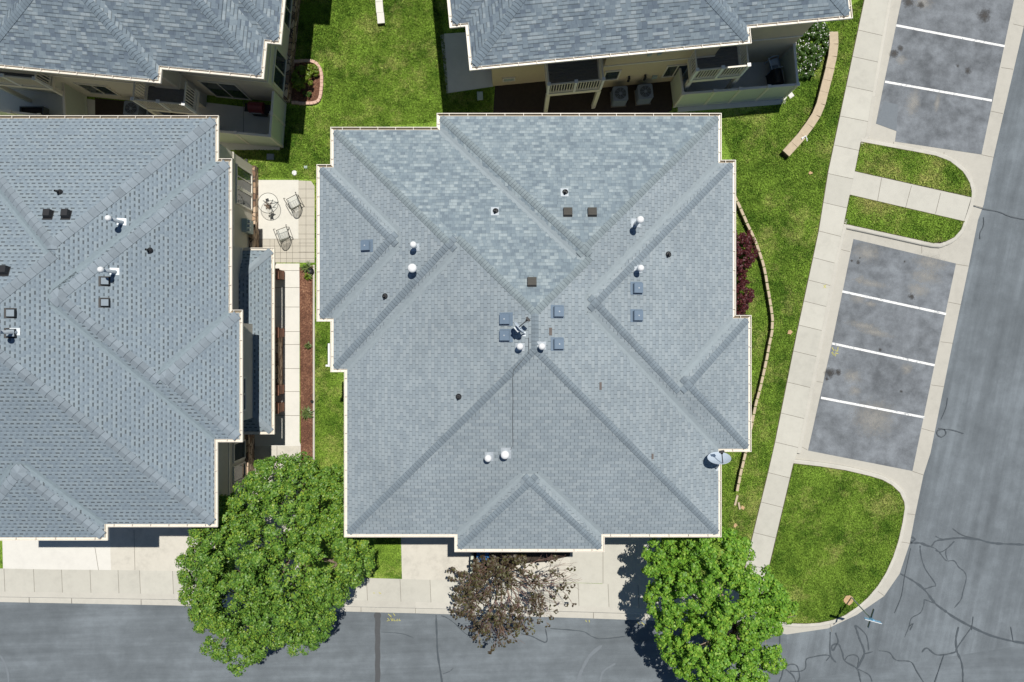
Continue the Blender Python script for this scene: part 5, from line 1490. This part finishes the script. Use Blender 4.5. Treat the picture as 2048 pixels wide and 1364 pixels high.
shrub('barberry_shrub', 'lower maroon barberry shrub beside the right eave of the middle house', 'shrub', gb([(1472, 565, .6, .35), (1480, 590, .7, .42), (1488, 603, .65, .34), (1474, 615, .65, .4), (1484, 622, .55, .25), (1470, 548, .55, .36), (1478, 552, .55, .3), (1492, 590, .6, .32), (1486, 575, .6, .34)]), M['leaf_barberry'], .085, 42, .16, 30, 'maroon barberry shrubs')
shrub('lime_shrub', 'lime green shrub in the shaded corner of the pink edged flower bed', 'shrub', gb([(606, 140, .6, .30), (612, 152, .65, .33), (600, 148, .6, .34), (612, 164, .55, .26), (597, 165, .5, .3)]), M['leaf_lime'], .09, 43, .13, 26)
shrub('round_shrub', 'small round bright shrub at the top of the pink edged flower bed', 'shrub', gb([(626, 138, .4, .18), (632, 141, .36, .17), (628, 146, .34, .15)]), M['leaf_lime'], .07, 44, .09, 22)
shrub('round_shrub', 'tiny round green shrub low in the pink edged flower bed', 'shrub', gb([(614, 187, .3, .16), (617, 190, .25, .12)]), M['leaf_cover'], .06, 45, .08, 22)
# flowering ground cover on the bank
gcv = gb([(1605, 62, .35, .35), (1618, 55, .3, .4), (1632, 60, .3, .4), (1645, 66, .25, .35), (1610, 82, .35, .4), (1626, 82, .35, .42), (1640, 86, .3, .36), (1602, 104, .35, .38), (1618, 104, .35, .42), (1632, 108, .3, .38), (1600, 126, .35, .36), (1614, 127, .35, .4), (1628, 124, .3, .34), (1603, 144, .3, .32), (1616, 143, .28, .3), (1648, 100, .2, .25), (1600, 45, .3, .3)])
P_, N_ = clumps(gcv, 51, .13, 40, 1.8, -.1); k = P_[:, 2] > GZ; P_, N_ = P_[k], N_[k]
o = bpy.data.objects.new('ground_cover', leaf_mesh('ground_cover', P_, N_, .075, 52, M['leaf_cover'], .7)); COL.objects.link(o); o['kind'] = 'stuff'; o['label'] = 'low leafy ground cover on the bank beside the patio fence'; o['category'] = 'ground cover'
rg2 = np.random.default_rng(3); i = rg2.choice(np.where(P_[:, 2] > .25)[0], 300); q = P_[i] + rg2.normal(size=(300, 3)) * .03 + np.array([0, 0, .05])
o = bpy.data.objects.new('white_flowers', leaf_mesh('white_flowers', q, N_[i] * .3 + np.array([0, 0, 1]),   .05, 53, M['flower'], 1.0)); COL.objects.link(o); o['kind'] = 'stuff'; o['label'] = 'tiny white flowers dotted over the ground cover'; o['category'] = 'flowers'

# standing grass blades over the visible lawns
def inside(poly, x, y):
    n = len(poly); c = np.zeros(len(x), bool)
    for i in range(n):
        x0, y0 = poly[i]; x1, y1 = poly[(i + 1) % n]
        k = ((y0 > y) != (y1 > y)) & (x < (x1 - x0) * (y - y0) / (y1 - y0 + 1e-12) + x0); c ^= k
    return c
gg = np.random.default_rng(77)
def blades(polys, dens):
    out = []
    for p in polys:
        q = P2(p, GZ); xs = [a[0] for a in q]; ys = [a[1] for a in q]
        n = int((max(xs) - min(xs)) * (max(ys) - min(ys)) * dens)
        x = gg.uniform(min(xs), max(xs), n); y = gg.uniform(min(ys), max(ys), n); k = inside(q, x, y)
        out.append(np.stack([x[k], y[k], gg.uniform(GZ, GZ + .045, k.sum())], 1))
    q = np.concatenate(out); nn = gg.normal(size=(len(q), 3)); nn[:, 2] = np.abs(nn[:, 2]) * .9 + .55
    return q, nn
green = [[(586, -20), (868, -20), (888, 70), (900, 240), (670, 262), (668, 335), (642, 338), (640, 359), (480, 352), (470, 300), (560, 300), (572, 215), (645, 215), (648, 125), (590, 118)], [(893, 188), (980, 176), (985, 245), (893, 245)],
         [(1437, 240), (1560, 208), (1590, 180), (1660, 40), (1728, -5), (1655, 342), (1635, 466), (1592, 666), (1544, 906), (1496, 1100), (1440, 1090), (1440, 902), (1495, 900), (1497, 640), (1468, 635), (1468, 330)],
         [(631, 364), (642, 364), (642, 637), (668, 640), (668, 735), (696, 740), (696, 950), (631, 950)], [(753, 1070), (799, 1070), (803, 1155), (753, 1153)], isl3]
for polys, mt, lab in ((green, 'lawn', 'short mown grass of the lawns around the houses'), ([isl1, isl2], 'lawn_dry', 'drier short grass of the two narrow islands between the parking bays')):
    q, nn = blades(polys, 900)
    o = bpy.data.objects.new('grass', leaf_mesh('grass', q, nn, .085, 78, M[mt], .34)); COL.objects.link(o); o['kind'] = 'stuff'; o['label'] = lab; o['category'] = 'grass'

# spear leaved plants and pots in the mulch bed
def yucca(label, px, py, n, L, seed, mat='leaf_yucca', h=.25, group='spiky plants in the mulch bed'):
    c = (*W(px, py, GZ + .1), GZ + .03); rg = random.Random(seed); t = thing('spiky_plant', label, 'plant', c, group); mb = MB()
    for k in range(n):
        a = rg.uniform(0, 6.283); l = L * rg.uniform(.6, 1.1); up = rg.uniform(.15, 1.0) * h + .04; w = .028
        d = Vector((math.cos(a), math.sin(a), 0)); s = Vector((-d.y, d.x, 0)) * w
        p0 = Vector(c) + d * .02; p1 = Vector(c) + d * l * .5 + Vector((0, 0, up)); p2 = Vector(c) + d * l + Vector((0, 0, up * .8))
        mb.poly([p0 - s * .6, p0 + s * .6, p1 + s, p1 - s]); mb.poly([p1 - s, p1 + s, p2])
    mb.build('spear_leaf', M[mat], t)
    mb = MB(); mb.lathe(c[0], c[1], [(.05, GZ), (.045, GZ + .08), (.01, GZ + .12)], 8); mb.build('rosette_core', M['leaf_yucca'], t)
    return t
yucca('pale spiky plant at the top of the mulch bed beside a black pot', 615, 535, 34, .38, 1)
yucca('small lime green spiky plant just below the black pot', 617, 554, 40, .24, 2, 'leaf_lime')
yucca('thin grey spiky plant halfway down the mulch bed', 617, 691, 22, .22, 3)
yucca('large spiky plant with a yellow heart low in the mulch bed', 615, 826, 46, .42, 4)
def pot(label, px, py, r, h, round_=True):
    c = W(px, py, GZ + h); mb = MB()
    mb.lathe(c[0], c[1], [(r * .75, GZ + .02), (r, GZ + h), (r * 1.08, GZ + h), (r * .9, GZ + h - .02), (r * .85, GZ + h - .06)], 14)
    return single(mb, 'plant_pot', M['black'], label, 'pot', 'black pots by the mulch bed', True)
pot('black plant pot between two spiky plants at the bed top', 621, 541, .15, .28)
pot('small black pot on the bed edge above the large spiky plant', 624, 803, .07, .16)

# ------------------------------------------------------------------ patio furniture
def mesh_chair(label, px, py, rz):
    """rocking patio chair: bent tube frame, slung mesh seat and back"""
    t = thing('patio_chair', label, 'chair', (0, 0, GZ), 'mesh patio chairs by the glass table')
    def curve(pts, n=6): return [tuple(p) for p in ([Vector(q) for q in pts])]
    s = MB()
    for k in range(8):
        y0 = -.24 + k * .06; s.beam((-.24, y0, GZ + .42), (.24, y0, GZ + .42), .022, .012)
    for k in range(5): s.beam((-.24 + k * .12, -.25, GZ + .425), (-.24 + k * .12, .22, GZ + .425), .014, .01)
    s.build('seat', M['mesh'], t)
    b = MB()
    for k in range(9):
        f = k / 8; y0 = -.27 - .22 * f; z0 = GZ + .46 + .46 * f; hw = .25 * math.sqrt(max(.05, 1 - (f * .9) ** 3))
        b.tube([(-hw, y0, z0), (0, y0 - .05, z0), (hw, y0, z0)], .009, 4)
    for k in (-.16, -.08, 0, .08, .16): b.tube([(k, -.27, GZ + .46), (k, -.49, GZ + .92 - abs(k) * .4)], .008, 4)
    b.build('backrest', M['wire'], t)
    f = MB()
    f.tube([(-.27, -.26, GZ + .42)] + [(-.27 * math.cos(a), -.30 - .20 * math.sin(a), GZ + .44 + .50 * math.sin(a)) for a in (0.2, .5, .9, 1.25, 1.57, 1.9, 2.25, 2.65, 2.95)] + [(.27, -.26, GZ + .42)], .018, 6)
    f.tube([(-.27, .25, GZ + .42), (.27, .25, GZ + .42)], .016, 6)
    f.tube([(-.27, -.26, GZ + .42), (-.27, .25, GZ + .42)], .016, 6); f.tube([(.27, -.26, GZ + .42), (.27, .25, GZ + .42)], .016, 6)
    f.build('frame', M['dark_metal'], t)
    for sx in (-1, 1):
        a = MB(); a.tube([(sx * .29, -.34, GZ + .66), (sx * .32, -.05, GZ + .66), (sx * .33, .30, GZ + .64), (sx * .31, .34, GZ + .40)], .018, 6); a.build('armrest', M['dark_metal'], t)
        l = MB(); l.tube([(sx * .29, .28, GZ + .02), (sx * .28, .24, GZ + .42)], .016, 6); l.tube([(sx * .29, -.34, GZ + .02), (sx * .28, -.25, GZ + .44)], .016, 6); l.tube([(sx * .29, .32, GZ + .02), (sx * .29, -.38, GZ + .02)], .016, 6)
        l.build('leg', M['dark_metal'], t)
    t.location = (*W(px, py, GZ + .5), GZ); t.rotation_euler = (0, 0, R(rz))
    return t
mesh_chair('mesh patio chair right of the round glass table', 586, 402, 28)
mesh_chair('mesh patio chair below the round glass table', 565, 466, 20)
tx, ty = W(536, 406, GZ + .70)
tb = thing('glass_table', 'round clear glass patio table on the pale patio', 'table', (tx, ty, GZ))
mb = MB(); mb.lathe(tx, ty, [(.0, GZ + .69), (.50, GZ + .69), (.50, GZ + .70), (.0, GZ + .70)], 32); mb.build('table_top', M['tableglass'], tb)
mb = MB(); mb.tube([(tx + .505 * math.cos(k * .1963), ty + .505 * math.sin(k * .1963), GZ + .695) for k in range(33)], .013, 5, cap=False); mb.build('table_rim', M['dark_metal'], tb)
mb = MB()
for k in range(3):
    a = k * 2.094 + .6
    mb.tube([(tx + .34 * math.cos(a), ty + .34 * math.sin(a), GZ + .01), (tx + .05 * math.cos(a), ty + .05 * math.sin(a), GZ + .35), (tx + .28 * math.cos(a), ty + .28 * math.sin(a), GZ + .685)], .022, 6)
mb.build('pedestal', M['black'], tb)
mb = MB(); mb.beam((tx - .10, ty + .12, GZ + .715), (tx + .04, ty + .16, GZ + .715), .16, .03)
single(mb, 'drink_coaster', M['black'], 'dark square mat lying on the glass patio table', 'mat')
px_, py_ = tx + .12, ty - .18
mb = MB(); mb.lathe(px_, py_, [(.05, GZ + .702), (.085, GZ + .78), (.05, GZ + .87), (.06, GZ + .90)], 12)
v = thing('flower_vase', 'dark vase with dry stems on the glass patio table', 'vase', (px_, py_, GZ + .702)); mb.build('vase_body', M['black'], v)
mb = MB(); rr = random.Random(6)
for k in range(14):
    a = rr.uniform(0, 6.28); l = rr.uniform(.08, .22); mb.tube([(px_, py_, GZ + .88), (px_ + l * math.cos(a), py_ + l * math.sin(a), GZ + .98 + rr.uniform(0, .12))], [.008, .03], 5)
mb.build('dry_stem', M['bark'], v)

# white resin chair and grill behind the sage fence
rc = thing('garden_chair', 'white plastic armchair inside the fenced patio', 'chair', (*W(1550, 127, GZ + .45), GZ))
ox, oy = rc.location.x, rc.location.y
Trc = lambda u, v, z: (ox + math.cos(R(-72)) * u - math.sin(R(-72)) * v, oy + math.sin(R(-72)) * u + math.cos(R(-72)) * v, GZ + z)
mb = MB(); mb.box(-.25, .25, -.24, .24, .40, .44, T=Trc); mb.box(-.25, .25, .20, .26, .36, .44, T=Trc); mb.build('seat', M['plastic_white'], rc)
mb = MB()
for k in range(7):
    a = -1 + k / 3; mb.tube([Trc(a * .20, -.24, .44), Trc(a * .26, -.40, .86 - abs(a) ** 2 * .12)], .018, 5)
mb.tube([Trc(-.29, -.30, .60), Trc(-.27, -.38, .74), Trc(-.15, -.41, .85), Trc(0, -.42, .88), Trc(.15, -.41, .85), Trc(.27, -.38, .74), Trc(.29, -.30, .60)], .03, 6); mb.build('backrest', M['plastic_white'], rc)
for sx in (-1, 1):
    mb = MB(); mb.tube([Trc(sx * .29, -.32, .62), Trc(sx * .32, -.05, .65), Trc(sx * .31, .22, .63), Trc(sx * .27, .26, .42)], .032, 6); mb.build('armrest', M['plastic_white'], rc)
    for vy in (-.26, .24):
        mb = MB(); mb.tube([Trc(sx * .28, vy * 1.15, .0), Trc(sx * .25, vy, .42)], .028, 6); mb.build('leg', M['plastic_white'], rc)
def grill(label, px, py, rz, hood, z=1.0):
    c = (*W(px, py, GZ + .9), GZ); t = thing('gas_grill', label, 'grill', c, 'grills on the patios'); T = lambda u, v, zz: (c[0] + math.cos(R(rz)) * u - math.sin(R(rz)) * v, c[1] + math.sin(R(rz)) * u + math.cos(R(rz)) * v, GZ + zz)
    mb = MB(); mb.box(-.34, .34, -.24, .24, .08, .62, T=T); mb.build('cart', M['black'], t)
    mb = MB(); n = 7
    pr = [(-.27, .66), (-.25, .84), (-.15, .98), (.0, 1.03), (.15, .98), (.25, .84), (.27, .66)]
    for (v0, z0), (v1, z1) in zip(pr, pr[1:]): mb.poly([T(-.36, v0, z0), T(.36, v0, z0), T(.36, v1, z1), T(-.36, v1, z1)])
    mb.poly([T(-.36, v, z) for v, z in pr]); mb.poly([T(.36, v, z) for v, z in pr][::-1]); mb.build('hood', M[hood], t)
    for sx in (-1, 1):
        mb = MB(); mb.box(sx * .38 - (.0 if sx > 0 else .26), sx * .38 + (.26 if sx > 0 else .0), -.20, .20, .62, .66, T=T); mb.build('side_shelf', M['vent_grey' if hood == 'black' else 'black'], t)
    mb = MB(); mb.tube([T(-.28, -.31, .80), T(.28, -.31, .80)], .015, 6); mb.build('handle', M['zinc'], t)
    for sx in (-1, 1):
        mb = MB(); mb.tube([T(sx * .33, .18, .08), T(sx * .36, .18, .08)], .08, 10); mb.build('wheel', M['black'], t)
    return t
grill('black gas grill beside the white plastic chair', 1556, 152, 100, 'black')
grill('dark red gas grill in the shaded walled patio', 511, 213, -4, 'maroon')
# kettle grill under a black cover at the west wall
c = (*W(480, 328, GZ + .5), GZ); kg = thing('kettle_grill', 'black covered kettle grill on the grass by the left house wall', 'grill', c, 'grills on the patios')
mb = MB(); mb.lathe(c[0], c[1], [(.22, GZ + .5), (.33, GZ + .68), (.33, GZ + .74), (.26, GZ + .88), (.08, GZ + .96)], 18); mb.build('kettle', M['black'], kg, True)
for k in range(3):
    a = k * 2.094; mb = MB(); mb.tube([(c[0] + .18 * math.cos(a), c[1] + .18 * math.sin(a), GZ + .52), (c[0] + .30 * math.cos(a), c[1] + .30 * math.sin(a), GZ + .0)], .015, 6); mb.build('leg', M['black'], kg)
mb = MB(); mb.box(c[0] + .33, c[0] + .45, c[1] + .05, c[1] + .2, GZ + .66, GZ + .70); mb.build('side_shelf', M['black'], kg)
# planter trough in the far left patio
c = W(64, 223, GZ + .4)
pl = thing('planter_box', 'dark open planter box on the far left patio', 'planter', (*c, GZ))
mb = MB()
for a, b in (((-.60, -.25), (.60, -.21)), ((-.60, .21), (.60, .25)), ((-.60, -.21), (-.56, .21)), ((.56, -.21), (.60, .21))): mb.box(c[0] + a[0], c[0] + b[0], c[1] + a[1], c[1] + b[1], GZ, GZ + .45)
mb.build('trough', M['deck'], pl)
mb = MB(); mb.box(c[0] - .56, c[0] + .56, c[1] - .21, c[1] + .21, GZ, GZ + .34); mb.build('soil_fill', M['soil'], pl)

# utility lids and boxes in the lawn
def lid(name, label, px, py, w, d, h, mat, rz=0):
    c = W(px, py, GZ + h); mb = MB(); cs, sn = math.cos(R(rz)), math.sin(R(rz)); T = lambda u, v, z: (c[0] + cs * u - sn * v, c[1] + sn * u + cs * v, z)
    mb.box(-w / 2, w / 2, -d / 2, d / 2, GZ - .05, GZ + h * .8, T=T); mb.box(-w / 2 + .02, w / 2 - .02, -d / 2 + .02, d / 2 - .02, GZ + h * .8, GZ + h, T=T); mb.box(-.03, .03, -d / 2 + .05, -d / 2 + .09, GZ + h, GZ + h + .012, T=T)
    return single(mb, name, M[mat], label, 'utility box')
lid('utility_box', 'pale green utility box lid on the shaded grass below the top right house', 960, 191, .30, .42, .12, 'utility', 3)
lid('utility_box', 'grey utility box lid in the shadow below the corner fence', 540, 313, .36, .30, .12, 'ac', -2)
lid('utility_box', 'tiny pale green valve box lid beside the round white cap', 611, 334, .16, .14, .04, 'utility')
c = W(589, 346, GZ); mb = MB(); mb.lathe(c[0], c[1], [(.13, GZ - .03), (.13, GZ + .03), (.11, GZ + .045), (.03, GZ + .05)], 18); single(mb, 'cleanout_cap', M['white'], 'round white cleanout cap in the grass above the pale patio', 'cap')
lid('downspout_block', 'white splash block under the right end of the sage fence', 1582, 190, .26, .26, .06, 'walk_pale', 35)

# things in the bed under the dark red tree
w_ = thing('wing_wall', 'narrow pale topped wing wall between the driveways under the dark red tree', 'wall', (*W(946, 1112, GZ), GZ))
mb = MB(); a = W(947, 1096, GZ); b = W(945, 1143, GZ); mb.beam((*a, GZ + .55), (*b, GZ + .55), .09, 1.1); mb.build('board_panel', M['deck'], w_)
mb = MB(); mb.beam((*a, GZ + 1.13), (*b, GZ + 1.13), .13, .06); mb.build('cap_rail', M['fence'], w_)
c = W(966, 1112, GZ + .9); bn = thing('recycling_bin', 'blue wheeled bin half hidden under the dark red tree', 'bin', (*c, GZ))
mb = MB()
lo = [(-.22, -.26), (.22, -.26), (.22, .26), (-.22, .26)]; hi = [(-.29, -.33), (.29, -.33), (.29, .33), (-.29, .33)]
for i in range(4):
    j = (i + 1) % 4; mb.poly([(c[0] + lo[i][0], c[1] + lo[i][1], GZ + .05), (c[0] + lo[j][0], c[1] + lo[j][1], GZ + .05), (c[0] + hi[j][0], c[1] + hi[j][1], GZ + .95), (c[0] + hi[i][0], c[1] + hi[i][1], GZ + .95)])
mb.build('bin_body', M['blue'], bn)
mb = MB(); mb.box(c[0] - .31, c[0] + .31, c[1] - .35, c[1] + .34, GZ + .95, GZ + 1.0); mb.box(c[0] - .25, c[0] + .25, c[1] - .28, c[1] + .26, GZ + 1.0, GZ + 1.04); mb.build('lid', M['blue'], bn)
for sx in (-1, 1):
    mb = MB(); mb.tube([(c[0] + sx * .22, c[1] + .30, GZ + .10), (c[0] + sx * .27, c[1] + .30, GZ + .10)], .10, 10); mb.build('wheel', M['black'], bn)
# hand pump / garden light post at the top of the garden walk
c = W(552, 526, GZ); gl = thing('garden_light', 'thin dark garden light post at the top of the garden walk', 'light', (*c, GZ))
mb = MB(); mb.tube([(*c, GZ), (c[0], c[1], GZ + .8)], .018, 6); mb.build('stake', M['dark_metal'], gl)
mb = MB(); mb.lathe(c[0], c[1], [(.03, GZ + .78), (.09, GZ + .84), (.08, GZ + .88), (.01, GZ + .93)], 10); mb.build('lamp_head', M['dark_metal'], gl)
